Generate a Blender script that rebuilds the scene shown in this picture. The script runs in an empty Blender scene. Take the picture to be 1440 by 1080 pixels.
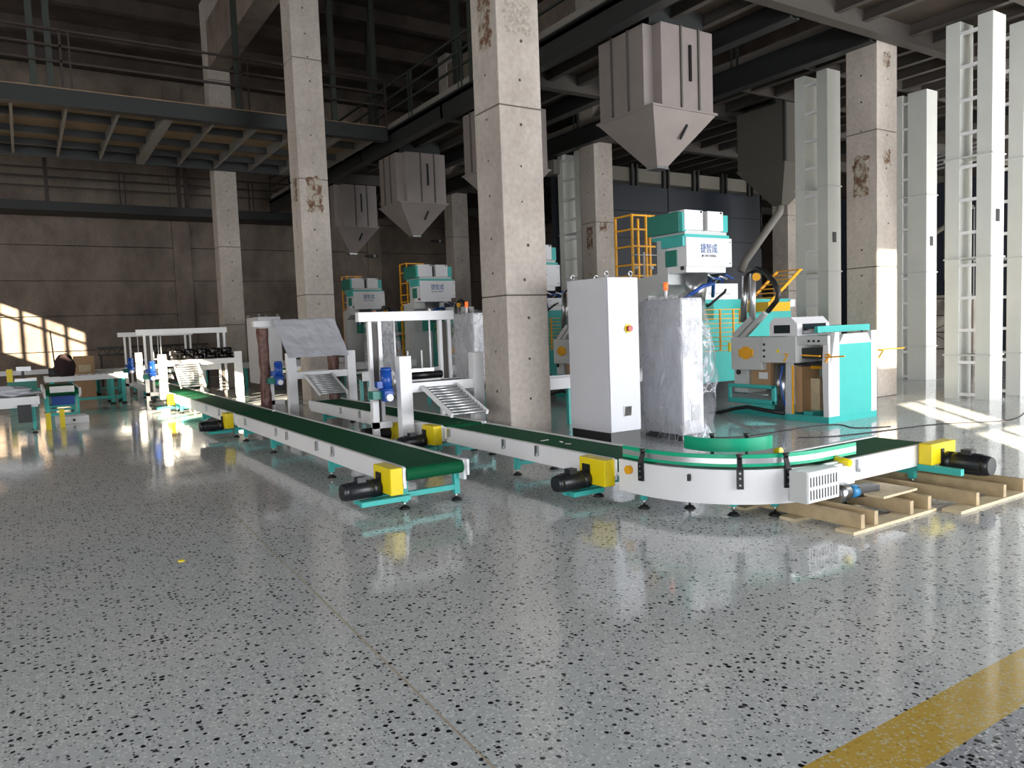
import bpy, math, random
from mathutils import Vector, Matrix, noise
random.seed(7)
PI = math.pi
SC = bpy.context.scene
COL = SC.collection

# ------------------------------------------------------------------ camera
F_PX, YAW, PIT, ROLL, CAM_H = 1064.5, 1.0011, 0.07415, -0.0373, 1.5
cam_d = bpy.data.cameras.new('camera')
cam = bpy.data.objects.new('camera', cam_d); COL.objects.link(cam)
_f = Vector((math.cos(YAW)*math.cos(PIT), math.sin(YAW)*math.cos(PIT), -math.sin(PIT)))
_r = _f.cross(Vector((0, 0, 1))).normalized(); _u = _r.cross(_f)
_r2 = _r*math.cos(ROLL)+_u*math.sin(ROLL); _u2 = -_r*math.sin(ROLL)+_u*math.cos(ROLL)
_m = Matrix((_r2, _u2, -_f)).transposed().to_4x4(); _m.translation = (0, 0, CAM_H)
cam.matrix_world = _m
cam_d.sensor_fit = 'HORIZONTAL'; cam_d.sensor_width = 36.0
cam_d.lens = F_PX/1440*36.0
cam_d.clip_start = .05; cam_d.clip_end = 300
SC.camera = cam

# ------------------------------------------------------------------ world, sun, daylight
SC.view_settings.view_transform = 'Standard'; SC.view_settings.look = 'None'
SC.view_settings.gamma = 1.0; SC.view_settings.use_curve_mapping = False
SC.view_settings.exposure = 0.0
w = bpy.data.worlds.new('sky'); SC.world = w; w.use_nodes = True
bg = w.node_tree.nodes['Background']; bg.inputs[0].default_value = (.72, .84, 1, 1); bg.inputs[1].default_value = 1.2
sd = bpy.data.lights.new('sun', 'SUN'); sd.energy = 44; sd.angle = math.radians(.35); sd.color = (1, .86, .64)
so = bpy.data.objects.new('sun', sd); COL.objects.link(so)
so.rotation_euler = Vector((1, 1, -.45)).to_track_quat('-Z', 'Y').to_euler()

def area(name, loc, dirv, sx, sy, power, col=(1, 1, 1)):
    d = bpy.data.lights.new(name, 'AREA'); d.shape = 'RECTANGLE'; d.size = sx; d.size_y = sy
    d.energy = power; d.color = col
    o = bpy.data.objects.new(name, d); COL.objects.link(o); o.location = loc
    o.rotation_euler = Vector(dirv).to_track_quat('-Z', 'Y').to_euler()
    return o
# daylight entering through the openings of the building (front gate, front windows, side windows); the low left lamp is added fill
area('gate_daylight', (13.5, -5.9, 2.1), (0, 1, -.2), 15, 3.9, 2700, (.97, .98, 1))
area('front_window_daylight', (-5.5, -5.9, 2.2), (.25, 1, -.25), 7, 2.8, 1500, (.95, .97, 1))
area('side_window_daylight', (-10.4, 18, 6.2), (1, .1, -.5), 18, 2.4, 850, (1, .97, .92))
area('left_fill_light', (-10.4, 1.0, 2.1), (1, .25, -.2), 9, 3.4, 650, (.96, .98, 1))  # added fill lamp before the closed left wall, no gate there
area('right_gate_daylight', (33.5, 4, 2.8), (-1, .1, 0), 9, 5.0, 900, (1, .98, .95))

# ------------------------------------------------------------------ materials
def lin(c):
    c = c/255.0
    return c/12.92 if c <= .04045 else ((c+.055)/1.055)**2.4
def rgb(r, g, b): return (lin(r), lin(g), lin(b), 1)
MATS = {}
def mat(name, col, rough=.5, metal=0.0, spec=.5, emit=None, estr=1.0, var=0.0, vscale=6.0, bump=0.0, bscale=40.0, coat=0.0, alpha=1.0, trans=0.0):
    m = bpy.data.materials.new(name); m.use_nodes = True
    nt = m.node_tree; b = nt.nodes['Principled BSDF']
    b.inputs['Base Color'].default_value = rgb(*col)
    b.inputs['Roughness'].default_value = rough; b.inputs['Metallic'].default_value = metal
    b.inputs['Specular IOR Level'].default_value = spec
    b.inputs['Coat Weight'].default_value = coat; b.inputs['Coat Roughness'].default_value = .08
    b.inputs['Alpha'].default_value = alpha
    b.inputs['Transmission Weight'].default_value = trans
    if emit:
        b.inputs['Emission Color'].default_value = rgb(*emit); b.inputs['Emission Strength'].default_value = estr
    if var > 0 or bump > 0:
        tc = nt.nodes.new('ShaderNodeTexCoord')
        if var > 0:
            n = nt.nodes.new('ShaderNodeTexNoise'); n.inputs['Scale'].default_value = vscale; n.inputs['Detail'].default_value = 5
            nt.links.new(tc.outputs['Object'], n.inputs['Vector'])
            mr = nt.nodes.new('ShaderNodeMapRange'); mr.inputs[3].default_value = 1-var; mr.inputs[4].default_value = 1+var
            mr.inputs[1].default_value = .3; mr.inputs[2].default_value = .7
            nt.links.new(n.outputs['Fac'], mr.inputs[0])
            mx = nt.nodes.new('ShaderNodeVectorMath'); mx.operation = 'SCALE'
            mx.inputs[0].default_value = rgb(*col)[:3]
            nt.links.new(mr.outputs[0], mx.inputs['Scale']); nt.links.new(mx.outputs[0], b.inputs['Base Color'])
        if bump > 0:
            n2 = nt.nodes.new('ShaderNodeTexNoise'); n2.inputs['Scale'].default_value = bscale; n2.inputs['Detail'].default_value = 4
            nt.links.new(tc.outputs['Object'], n2.inputs['Vector'])
            bp = nt.nodes.new('ShaderNodeBump'); bp.inputs['Strength'].default_value = bump; bp.inputs['Distance'].default_value = .02
            nt.links.new(n2.outputs['Fac'], bp.inputs['Height']); nt.links.new(bp.outputs[0], b.inputs['Normal'])
    MATS[name] = m
    return m
M_WHITE = mat('white_paint', (226, 226, 228), .35, var=.02, vscale=3)
M_CASE = mat('white_casing', (208, 210, 205), .38, var=.04, vscale=2)
M_CAB = mat('cabinet_grey_white', (202, 203, 209), .4, var=.015, vscale=4)
M_GREYP = mat('light_grey_paint', (196, 198, 197), .4)
M_TEAL = mat('teal_paint', (62, 178, 172), .35, var=.04, vscale=5)
M_TEALD = mat('dark_teal_paint', (24, 120, 105), .35)
M_BELT = mat('green_belt', (12, 84, 52), .65, spec=.12, var=.06, vscale=8)
M_YEL = mat('yellow_paint', (232, 208, 18), .35)
M_ORY = mat('orange_yellow_paint', (236, 168, 16), .4)
M_MOT = mat('motor_charcoal', (28, 31, 36), .35)
M_BLK = mat('black_paint', (16, 16, 18), .4)
M_BLUE = mat('blue_paint', (22, 74, 160), .35)
M_LBLUE = mat('mid_blue_paint', (52, 130, 180), .35)
M_SIL = mat('bare_steel', (176, 178, 180), .28, metal=1.0)
M_ALU = mat('aluminium', (200, 202, 205), .35, metal=.8)
M_GUIDE = mat('guide_green', (0, 166, 124), .4)
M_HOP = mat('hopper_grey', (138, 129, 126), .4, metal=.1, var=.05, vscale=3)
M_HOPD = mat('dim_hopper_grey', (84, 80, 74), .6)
M_BEAM = mat('steel_beam_grey', (36, 38, 38), .5, var=.08)
M_JOIST = mat('joist_grey', (68, 63, 59), .55, var=.06)
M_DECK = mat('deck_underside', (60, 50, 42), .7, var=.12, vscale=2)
M_DECKW = mat('walkway_boards_bounce', (136, 112, 86), .7, var=.12, vscale=2)  # brown boards, lightened in colour for bounce off the sunlit floor
M_RAIL = mat('railing_dark', (52, 42, 36), .5)
M_RAILG = mat('railing_green_dark', (50, 56, 50), .5)
M_KICK = mat('kick_plate', (128, 124, 118), .5)
M_WOOD = mat('pallet_wood', (176, 156, 122), .7, var=.16, vscale=9, bump=.2)
M_WOODL = mat('pallet_wood_pale', (204, 188, 156), .7, var=.14, vscale=9)
M_CARD = mat('cardboard', (178, 144, 108), .8, var=.05)
M_BROWNW = mat('brown_wrap', (104, 70, 62), .45, var=.45, vscale=14, bump=.6, bscale=14)
M_BLKW = mat('black_stretch_film', (22, 20, 20), .18, var=.2, vscale=10, bump=.5, bscale=12)
M_RUBBER = mat('rubber_foot', (14, 14, 14), .6)
M_RED = mat('red_plastic', (176, 28, 30), .35)
M_RUST = mat('rust_patch', (112, 84, 66), .85, var=.5, vscale=14, bump=.5)
def patch_mat(name, c1, c2):
    m = bpy.data.materials.new(name); m.use_nodes = True; nt = m.node_tree; b = nt.nodes['Principled BSDF']; b.inputs['Roughness'].default_value = .9
    g = nt.nodes.new('ShaderNodeNewGeometry'); n = nt.nodes.new('ShaderNodeTexNoise'); n.inputs['Scale'].default_value = 7; n.inputs['Detail'].default_value = 7; n.inputs['Roughness'].default_value = .7
    nt.links.new(g.outputs['Position'], n.inputs['Vector']); cr = nt.nodes.new('ShaderNodeValToRGB')
    cr.color_ramp.elements[0].position = .44; cr.color_ramp.elements[1].position = .56
    cr.color_ramp.elements[0].color = rgb(*c1); cr.color_ramp.elements[1].color = rgb(*c2)
    nt.links.new(n.outputs['Fac'], cr.inputs[0]); nt.links.new(cr.outputs[0], b.inputs['Base Color'])
    return m
M_RUST = patch_mat('rust_patch', (100, 72, 54), (164, 156, 142))
M_PATCH = mat('rough_concrete_patch', (158, 150, 140), .9, var=.3, vscale=22, bump=.8, bscale=30)
M_HOLE = mat('tie_hole', (70, 66, 60), .9)
M_NAVY = mat('navy_metal_panel', (36, 42, 52), .45, var=.06, vscale=.8)
M_TRIM = mat('concrete_beam', (120, 116, 108), .85, var=.1, vscale=1)
M_INK = mat('logo_blue', (10, 84, 150), .5)
M_INKD = mat('ink_dark', (50, 60, 80), .5)
M_DARKF = mat('dark_cloth', (40, 22, 24), .9, bump=.3)
M_TARP = mat('grey_tarp', (160, 152, 142), .7, var=.3, vscale=1.2, bump=.5, bscale=5)
M_GLASS = mat('dark_window', (40, 48, 52), .1, spec=.8)
M_ORL = mat('orange_lamp', (235, 120, 60), .3, emit=(255, 110, 40), estr=.6)
M_CABLE = mat('cable_dark', (40, 34, 40), .6)
M_SHEET = mat('grey_plastic_sheet', (186, 187, 194), .55, var=.05, vscale=5, bump=.7, bscale=9)
M_BRASS = mat('joint_strip', (178, 166, 138), .35)

def concrete(name, base, dark, line=0.0, rough=.85):
    m = bpy.data.materials.new(name); m.use_nodes = True; nt = m.node_tree; N = nt.nodes; L = nt.links
    b = N['Principled BSDF']; b.inputs['Roughness'].default_value = rough; b.inputs['Specular IOR Level'].default_value = .25
    g = N.new('ShaderNodeNewGeometry')
    mp = N.new('ShaderNodeMapping'); mp.inputs['Scale'].default_value = (1, 1, .6); L.new(g.outputs['Position'], mp.inputs[0])
    n1 = N.new('ShaderNodeTexNoise'); n1.inputs['Scale'].default_value = 1.1; n1.inputs['Detail'].default_value = 8; n1.inputs['Roughness'].default_value = .62
    L.new(mp.outputs[0], n1.inputs['Vector'])
    cr = N.new('ShaderNodeValToRGB'); cr.color_ramp.elements[0].position = .32; cr.color_ramp.elements[1].position = .68
    cr.color_ramp.elements[0].color = rgb(*dark); cr.color_ramp.elements[1].color = rgb(*base)
    L.new(n1.outputs['Fac'], cr.inputs[0])
    n2 = N.new('ShaderNodeTexNoise'); n2.inputs['Scale'].default_value = 16; n2.inputs['Detail'].default_value = 6
    L.new(g.outputs['Position'], n2.inputs['Vector'])
    mr = N.new('ShaderNodeMapRange'); mr.inputs[1].default_value = .3; mr.inputs[2].default_value = .7; mr.inputs[3].default_value = .9; mr.inputs[4].default_value = 1.08
    L.new(n2.outputs['Fac'], mr.inputs[0])
    sc = N.new('ShaderNodeVectorMath'); sc.operation = 'SCALE'; L.new(cr.outputs[0], sc.inputs[0]); L.new(mr.outputs[0], sc.inputs['Scale'])
    L.new(sc.outputs[0], b.inputs['Base Color'])
    bp = N.new('ShaderNodeBump'); bp.inputs['Strength'].default_value = .25; bp.inputs['Distance'].default_value = .02
    L.new(n2.outputs['Fac'], bp.inputs['Height']); L.new(bp.outputs[0], b.inputs['Normal'])
    return m
M_COLC = concrete('column_concrete', (188, 179, 170), (160, 151, 143))
M_WALLC = concrete('wall_concrete', (146, 133, 121), (108, 96, 88))
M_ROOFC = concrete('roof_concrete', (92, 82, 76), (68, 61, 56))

def terrazzo(name, base1, base2, chip_dark, density, yellow=False, chip_scale=26.0):
    m = bpy.data.materials.new(name); m.use_nodes = True; nt = m.node_tree; N = nt.nodes; L = nt.links
    b = N['Principled BSDF']
    b.inputs['Roughness'].default_value = .1
    b.inputs['Specular IOR Level'].default_value = .5; b.inputs['IOR'].default_value = 1.5
    g = N.new('ShaderNodeNewGeometry')
    def mixc(fac, a, bcol):
        mx = N.new('ShaderNodeMix'); mx.data_type = 'RGBA'
        if hasattr(fac, 'node'): L.new(fac, mx.inputs[0])
        else: mx.inputs[0].default_value = fac
        for i, v in ((6, a), (7, bcol)):
            if hasattr(v, 'node'): L.new(v, mx.inputs[i])
            else: mx.inputs[i].default_value = v
        return mx.outputs[2]
    def math_(op, a, c, d=None):
        x = N.new('ShaderNodeMath'); x.operation = op
        for i, v in enumerate((a, c, d)):
            if v is None: continue
            if hasattr(v, 'node'): L.new(v, x.inputs[i])
            else: x.inputs[i].default_value = v
        return x.outputs[0]
    big = N.new('ShaderNodeTexNoise'); big.inputs['Scale'].default_value = .7; big.inputs['Detail'].default_value = 4
    L.new(g.outputs['Position'], big.inputs['Vector'])
    bf = N.new('ShaderNodeMapRange'); bf.inputs[1].default_value = .35; bf.inputs[2].default_value = .65; L.new(big.outputs['Fac'], bf.inputs[0])
    c = mixc(bf.outputs[0], rgb(*base1), rgb(*base2))
    wob = N.new('ShaderNodeTexNoise'); wob.inputs['Scale'].default_value = 60; L.new(g.outputs['Position'], wob.inputs['Vector'])
    wv = N.new('ShaderNodeVectorMath'); wv.operation = 'MULTIPLY_ADD'
    L.new(wob.outputs['Color'], wv.inputs[0]); wv.inputs[1].default_value = (.012, .012, 0); L.new(g.outputs['Position'], wv.inputs[2])
    def chips(scale, radius, thr, seedoff):
        off = N.new('ShaderNodeVectorMath'); off.operation = 'ADD'; L.new(wv.outputs[0], off.inputs[0]); off.inputs[1].default_value = seedoff
        v = N.new('ShaderNodeTexVoronoi'); v.inputs['Scale'].default_value = scale; v.feature = 'F1'
        L.new(off.outputs[0], v.inputs['Vector'])
        sep = N.new('ShaderNodeSeparateColor'); L.new(v.outputs['Color'], sep.inputs[0])
        rr = math_('MULTIPLY', sep.outputs[1], radius*.6); rr = math_('ADD', rr, radius*.6)
        ins = math_('LESS_THAN', v.outputs['Distance'], rr)
        sel = math_('LESS_THAN', sep.outputs[0], thr)
        return math_('MULTIPLY', ins, sel), sep.outputs[2]
    wf, wr_ = chips(75, .46, .5, (3, 7, 0))
    c = mixc(math_('MULTIPLY', wf, .75), c, rgb(232, 234, 232) if not yellow else rgb(206, 200, 170))
    gf, _ = chips(60, .38, .25, (9, 2, 0))
    c = mixc(math_('MULTIPLY', gf, .45), c, rgb(104, 106, 104) if not yellow else rgb(150, 120, 50))
    if density > 0:
        df, dr = chips(chip_scale, .34, density, (0, 0, 0))
        dcol = mixc(dr, rgb(*chip_dark), rgb(chip_dark[0]+34, chip_dark[1]+34, chip_dark[2]+36))
        c = mixc(df, c, dcol)
        df2, dr2 = chips(chip_scale*2.0, .34, density*.55, (5, 1, 0))
        c = mixc(math_('MULTIPLY', df2, .85), c, rgb(*chip_dark))
    L.new(c, b.inputs['Base Color'])
    rn = N.new('ShaderNodeTexNoise'); rn.inputs['Scale'].default_value = 2.2; rn.inputs['Detail'].default_value = 5; L.new(g.outputs['Position'], rn.inputs['Vector'])
    rm = N.new('ShaderNodeMapRange'); rm.inputs[1].default_value = .3; rm.inputs[2].default_value = .7; rm.inputs[3].default_value = .05; rm.inputs[4].default_value = .13
    L.new(rn.outputs['Fac'], rm.inputs[0]); L.new(rm.outputs[0], b.inputs['Roughness'])
    lf = N.new('ShaderNodeTexNoise'); lf.inputs['Scale'].default_value = 3.5; L.new(g.outputs['Position'], lf.inputs['Vector'])
    bp = N.new('ShaderNodeBump'); bp.inputs['Strength'].default_value = .04; bp.inputs['Distance'].default_value = .02
    L.new(lf.outputs['Fac'], bp.inputs['Height']); L.new(bp.outputs[0], b.inputs['Normal'])
    return m
M_FLOOR = terrazzo('terrazzo_floor', (192, 198, 199), (204, 206, 205), (30, 32, 36), .4, chip_scale=34)
M_FLOORY = terrazzo('terrazzo_yellow', (206, 174, 84), (188, 158, 72), (80, 70, 30), 0, True)
M_FLOORD = terrazzo('terrazzo_dark', (164, 168, 174), (150, 154, 160), (14, 15, 18), .62, chip_scale=34)

def film(name):
    m = bpy.data.materials.new(name); m.use_nodes = True; nt = m.node_tree; N = nt.nodes; L = nt.links
    b = N['Principled BSDF']; b.inputs['Base Color'].default_value = rgb(205, 206, 214); b.inputs['Roughness'].default_value = .15
    tr = N.new('ShaderNodeBsdfTransparent'); mx = N.new('ShaderNodeMixShader')
    n = N.new('ShaderNodeTexNoise'); n.inputs['Scale'].default_value = 5; n.inputs['Detail'].default_value = 6
    tc = N.new('ShaderNodeTexCoord'); mp = N.new('ShaderNodeMapping'); mp.inputs['Scale'].default_value = (1, 1, .45)
    L.new(tc.outputs['Object'], mp.inputs[0]); L.new(mp.outputs[0], n.inputs['Vector'])
    mr = N.new('ShaderNodeMapRange'); mr.inputs[1].default_value = .4; mr.inputs[2].default_value = .72; mr.inputs[3].default_value = .06; mr.inputs[4].default_value = .38
    L.new(n.outputs['Fac'], mr.inputs[0])
    n3 = N.new('ShaderNodeTexNoise'); n3.inputs['Scale'].default_value = 3.2; n3.inputs['Detail'].default_value = 3; n3.inputs['Distortion'].default_value = 1.2
    L.new(mp.outputs[0], n3.inputs['Vector'])
    sb = N.new('ShaderNodeMath'); sb.operation = 'SUBTRACT'; sb.inputs[1].default_value = .5; L.new(n3.outputs['Fac'], sb.inputs[0])
    ab = N.new('ShaderNodeMath'); ab.operation = 'ABSOLUTE'; L.new(sb.outputs[0], ab.inputs[0])
    cm = N.new('ShaderNodeMapRange'); cm.inputs[1].default_value = .0; cm.inputs[2].default_value = .03; cm.inputs[3].default_value = .55; cm.inputs[4].default_value = 0
    L.new(ab.outputs[0], cm.inputs[0])
    ad = N.new('ShaderNodeMath'); ad.operation = 'ADD'; ad.use_clamp = True; L.new(mr.outputs[0], ad.inputs[0]); L.new(cm.outputs[0], ad.inputs[1])
    L.new(ad.outputs[0], mx.inputs[0])
    L.new(tr.outputs[0], mx.inputs[1]); L.new(b.outputs[0], mx.inputs[2])
    bp = N.new('ShaderNodeBump'); bp.inputs['Strength'].default_value = 1; bp.inputs['Distance'].default_value = .08
    L.new(n.outputs['Fac'], bp.inputs['Height']); L.new(bp.outputs[0], b.inputs['Normal'])
    L.new(mx.outputs[0], N['Material Output'].inputs[0])
    return m
M_FILM = film('clear_plastic_film')

# ------------------------------------------------------------------ mesh helpers
class G:
    def __init__(s): s.v = []; s.f = []; s.sm = []
    def add(s, vs, fs, smooth=False):
        o = len(s.v); s.v += [tuple(p) for p in vs]
        for f in fs: s.f.append(tuple(i+o for i in f)); s.sm.append(smooth)
        return s
    def box(s, x0, x1, y0, y1, z0, z1):
        return s.add([(x0, y0, z0), (x1, y0, z0), (x1, y1, z0), (x0, y1, z0), (x0, y0, z1), (x1, y0, z1), (x1, y1, z1), (x0, y1, z1)],
                     [(0, 3, 2, 1), (4, 5, 6, 7), (0, 1, 5, 4), (1, 2, 6, 5), (2, 3, 7, 6), (3, 0, 4, 7)])
    def bar(s, a, b, w, h=None, up=(0, 0, 1)):
        h = h or w; a = Vector(a); b = Vector(b); d = (b-a).normalized(); u = Vector(up)
        if abs(d.dot(u)) > .98: u = Vector((1, 0, 0))
        sx = d.cross(u).normalized(); u = sx.cross(d)
        vs = []
        for p in (a, b):
            for i, j in ((-1, -1), (1, -1), (1, 1), (-1, 1)): vs.append(p+sx*(i*w/2)+u*(j*h/2))
        return s.add(vs, [(0, 3, 2, 1), (4, 5, 6, 7), (0, 1, 5, 4), (1, 2, 6, 5), (2, 3, 7, 6), (3, 0, 4, 7)])
    def cyl(s, a, b, r, n=16, r2=None, caps=True):
        r2 = r if r2 is None else r2; a = Vector(a); b = Vector(b); d = (b-a).normalized()
        u = Vector((0, 0, 1)) if abs(d.z) < .9 else Vector((1, 0, 0))
        x = d.cross(u).normalized(); y = d.cross(x)
        vs = [a+(x*math.cos(2*PI*k/n)+y*math.sin(2*PI*k/n))*r for k in range(n)]+[b+(x*math.cos(2*PI*k/n)+y*math.sin(2*PI*k/n))*r2 for k in range(n)]
        s.add(vs, [(k, k+n, (k+1) % n+n, (k+1) % n) for k in range(n)], True)
        if caps:
            o = len(s.v)-2*n
            s.f.append(tuple(o+k for k in range(n))); s.sm.append(False)
            s.f.append(tuple(o+n+k for k in reversed(range(n)))); s.sm.append(False)
        return s
    def tube(s, pts, r, n=8):
        pts = [Vector(p) for p in pts]; rings = []
        prev = None
        for i, p in enumerate(pts):
            d = (pts[min(i+1, len(pts)-1)]-pts[max(i-1, 0)]).normalized()
            u = Vector((0, 0, 1)) if abs(d.z) < .95 else Vector((1, 0, 0))
            if prev is not None: u = prev
            x = d.cross(u)
            if x.length < 1e-4: x = d.cross(Vector((0, 1, 0)))
            x.normalize(); y = x.cross(d).normalized(); prev = y
            rings.append([p+(x*math.cos(2*PI*k/n)+y*math.sin(2*PI*k/n))*r for k in range(n)])
        vs = [q for rg in rings for q in rg]; fs = []
        for i in range(len(rings)-1):
            for k in range(n): fs.append((i*n+k, i*n+(k+1) % n, (i+1)*n+(k+1) % n, (i+1)*n+k))
        s.add(vs, fs, True)
        o = len(s.v)-len(vs)
        s.f.append(tuple(o+k for k in reversed(range(n)))); s.sm.append(False)
        s.f.append(tuple(o+(len(rings)-1)*n+k for k in range(n))); s.sm.append(False)
        return s
    def prism(s, pts, axis, a, b):      # polygon pts in the two other axes, extruded along axis from a to b
        def P(p, t):
            return (t, p[0], p[1]) if axis == 'x' else ((p[0], t, p[1]) if axis == 'y' else (p[0], p[1], t))
        n = len(pts)
        vs = [P(p, a) for p in pts]+[P(p, b) for p in pts]
        return s.add(vs, [tuple(range(n)), tuple(reversed(range(n, 2*n)))]+[(k, k+n, (k+1) % n+n, (k+1) % n) for k in range(n)])
    def arc(s, r0, r1, a0, a1, z0, z1, n=28, c=(0, 0)):
        vs = []
        for k in range(n+1):
            a = a0+(a1-a0)*k/n; ca, sa = math.cos(a), math.sin(a)
            for r, z in ((r0, z0), (r1, z0), (r1, z1), (r0, z1)): vs.append((c[0]+r*ca, c[1]+r*sa, z))
        fs = [(0, 1, 2, 3), (4*n+3, 4*n+2, 4*n+1, 4*n)]
        for k in range(n):
            for i in range(4): fs.append((4*k+i, 4*k+4+i, 4*k+4+(i+1) % 4, 4*k+(i+1) % 4))
        return s.add(vs, fs)
    def grid(s, fn, nu, nv, smooth=True):
        vs = [fn(i/nu, j/nv) for j in range(nv+1) for i in range(nu+1)]
        fs = [(j*(nu+1)+i, j*(nu+1)+i+1, (j+1)*(nu+1)+i+1, (j+1)*(nu+1)+i) for j in range(nv) for i in range(nu)]
        return s.add(vs, fs, smooth)
    def frustum(s, z0, a, z1, b):   # a,b = (x0,x1,y0,y1)
        return s.add([(a[0], a[2], z0), (a[1], a[2], z0), (a[1], a[3], z0), (a[0], a[3], z0), (b[0], b[2], z1), (b[1], b[2], z1), (b[1], b[3], z1), (b[0], b[3], z1)],
                     [(0, 3, 2, 1), (4, 5, 6, 7), (0, 1, 5, 4), (1, 2, 6, 5), (2, 3, 7, 6), (3, 0, 4, 7)])
    def mesh(s, name):
        me = bpy.data.meshes.new(name); me.from_pydata(s.v, [], s.f); me.update()
        me.polygons.foreach_set('use_smooth', s.sm)
        return me
    def build(s, name, m, parent=None, off=None, bevel=0, label=None, stuff=False):
        if off: s.v = [(x-off[0], y-off[1], z-off[2]) for x, y, z in s.v]
        me = s.mesh(name); me.materials.append(m)
        import bmesh
        bm = bmesh.new(); bm.from_mesh(me); bmesh.ops.recalc_face_normals(bm, faces=bm.faces); bm.to_mesh(me); bm.free()
        o = bpy.data.objects.new(name, me); COL.objects.link(o); o.parent = parent
        if bevel:
            bv = o.modifiers.new('bevel', 'BEVEL'); bv.width = bevel; bv.segments = 2; bv.limit_method = 'ANGLE'
        if label: o['label'] = label
        if stuff: o['kind'] = 'stuff'
        return o
def tag(o, label, cat, group=None, kind=None):
    if label: o['label'] = label
    if cat: o['category'] = cat
    if group: o['group'] = group
    if kind: o['kind'] = kind
    return o
def thing(name, label, cat, loc=(0, 0, 0), rz=0, group=None):
    o = bpy.data.objects.new(name, None); COL.objects.link(o); o.location = loc; o.rotation_euler = (0, 0, rz)
    o.empty_display_size = .1
    return tag(o, label, cat, group)
KIDS = {}
def copy_tree(o, parent=None):
    c = o.copy(); COL.objects.link(c); c.parent = parent
    for ch in [x for x in bpy.data.objects if x.parent == o]: copy_tree(ch, c)
    return c
def struct(o): o['kind'] = 'structure'; return o
def B(*a): return G().box(*a)
def clone(o, loc=None, parent=None, rot=None):      # a copy of one part that shares its mesh
    c = o.copy(); COL.objects.link(c)
    if loc is not None: c.location = loc
    if rot is not None: c.rotation_euler = rot
    c.parent = parent if parent is not None else o.parent
    return c
def text(name, body, size, m, parent, loc, rot, label=None):
    cu = bpy.data.curves.new(name, 'FONT'); cu.body = body; cu.size = size; cu.extrude = .002
    cu.align_x = 'CENTER'; cu.align_y = 'CENTER'; cu.materials.append(m)
    tmp = bpy.data.objects.new(name, cu); COL.objects.link(tmp)
    dg = bpy.context.evaluated_depsgraph_get(); me = bpy.data.meshes.new_from_object(tmp.evaluated_get(dg))
    bpy.data.objects.remove(tmp)
    o = bpy.data.objects.new(name, me); COL.objects.link(o); o.parent = parent; o.location = loc; o.rotation_euler = rot
    if label: o['label'] = label
    return o

# ================================================================== SETTING
YS, YE = 1.31, 1.545
struct(B(-11, 34, YE, 31.6, -.3, 0).build('floor', M_FLOOR))
struct(B(-11, 34, YS, YE, -.3, 0).build('trim_1', M_FLOORY))
struct(B(-11, 34, -6.2, YS, -.3, 0).build('floor', M_FLOORD))
struct(G().bar((1.227, YE, -.005), (1.60, 12, -.005), .006, .012).build('trim_2', M_BRASS))
BX = [-10.68, -2.83, 5.02, 12.87, 20.72, 28.57]; BY = [0.07, 7.89, 15.71, 23.53, 31.35]
# back wall of precast panels between pilasters
wb = struct(B(-11, 34, 31.62, 31.9, 0, 12.2).build('wall_back', M_WALLC))
rows = [(0, 1.25), (1.25, 2.5), (2.5, 3.75), (3.75, 5.0), (5.0, 6.2), (6.2, 7.4), (7.4, 8.6), (8.6, 9.8), (9.8, 11)]
first = None
for i in range(-1, 6):
    x0 = 5.02+7.85*(i-1)+.62; x1 = 5.02+7.85*i
    x0c, x1c = max(x0, -10.9), min(x1, 33.9)
    if x1c-x0c < .5: continue
    for (z0, z1) in rows:
        o = B(x0c, x1c, 31.42+random.uniform(0, .012), 31.62, z0+.015, z1-.015).build('panel', M_WALLC, wb)
for i in range(0, 6):
    x = 5.02+7.85*(i-1)
    if x < -10.9: continue
    B(x, x+.62, 31.3, 31.62, 0, 11).build('pilaster', M_WALLC, wb)
# left wall (side the sun comes from), with a long band of windows
g = G(); yy_ = -6
for (a_, b_, z0_, z1_) in ((1.9, 5.1, 5.7, 7.4), (7.6, 9.6, 6.3, 7.4), (18.67, 25.4, 5.8, 7.62)):
    g.box(-10.9, -10.6, yy_, a_, 0, 12.2).box(-10.9, -10.6, a_, b_, 0, z0_).box(-10.9, -10.6, a_, b_, z1_, 12.2); yy_ = b_
wl = struct(g.box(-10.9, -10.6, yy_, 31.9, 0, 12.2).build('wall_left', M_WALLC))
def side_window(n, y0, y1, z0, z1, step, tz):
    g = G().box(-10.82, -10.7, y0, y1, z0-.1, z0).box(-10.82, -10.7, y0, y1, z1, z1+.1)
    w_ = struct(g.build('window_%d' % n, M_BEAM))
    y = y1
    while y > y0-.01:
        G().box(-10.8, -10.72, y-.045, y+.045, z0, z1).build('mullion', M_BEAM, w_); y -= step
    G().box(-10.8, -10.72, y0, y1, tz-.04, tz+.04).build('transom', M_BEAM, w_)
side_window(1, 18.67, 25.3, 5.8, 7.62, .66, 7.18)
side_window(2, 1.9, 5.1, 5.7, 7.4, .8, 6.6)
side_window(3, 7.6, 9.6, 6.3, 7.4, 1.0, 6.9)
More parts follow.
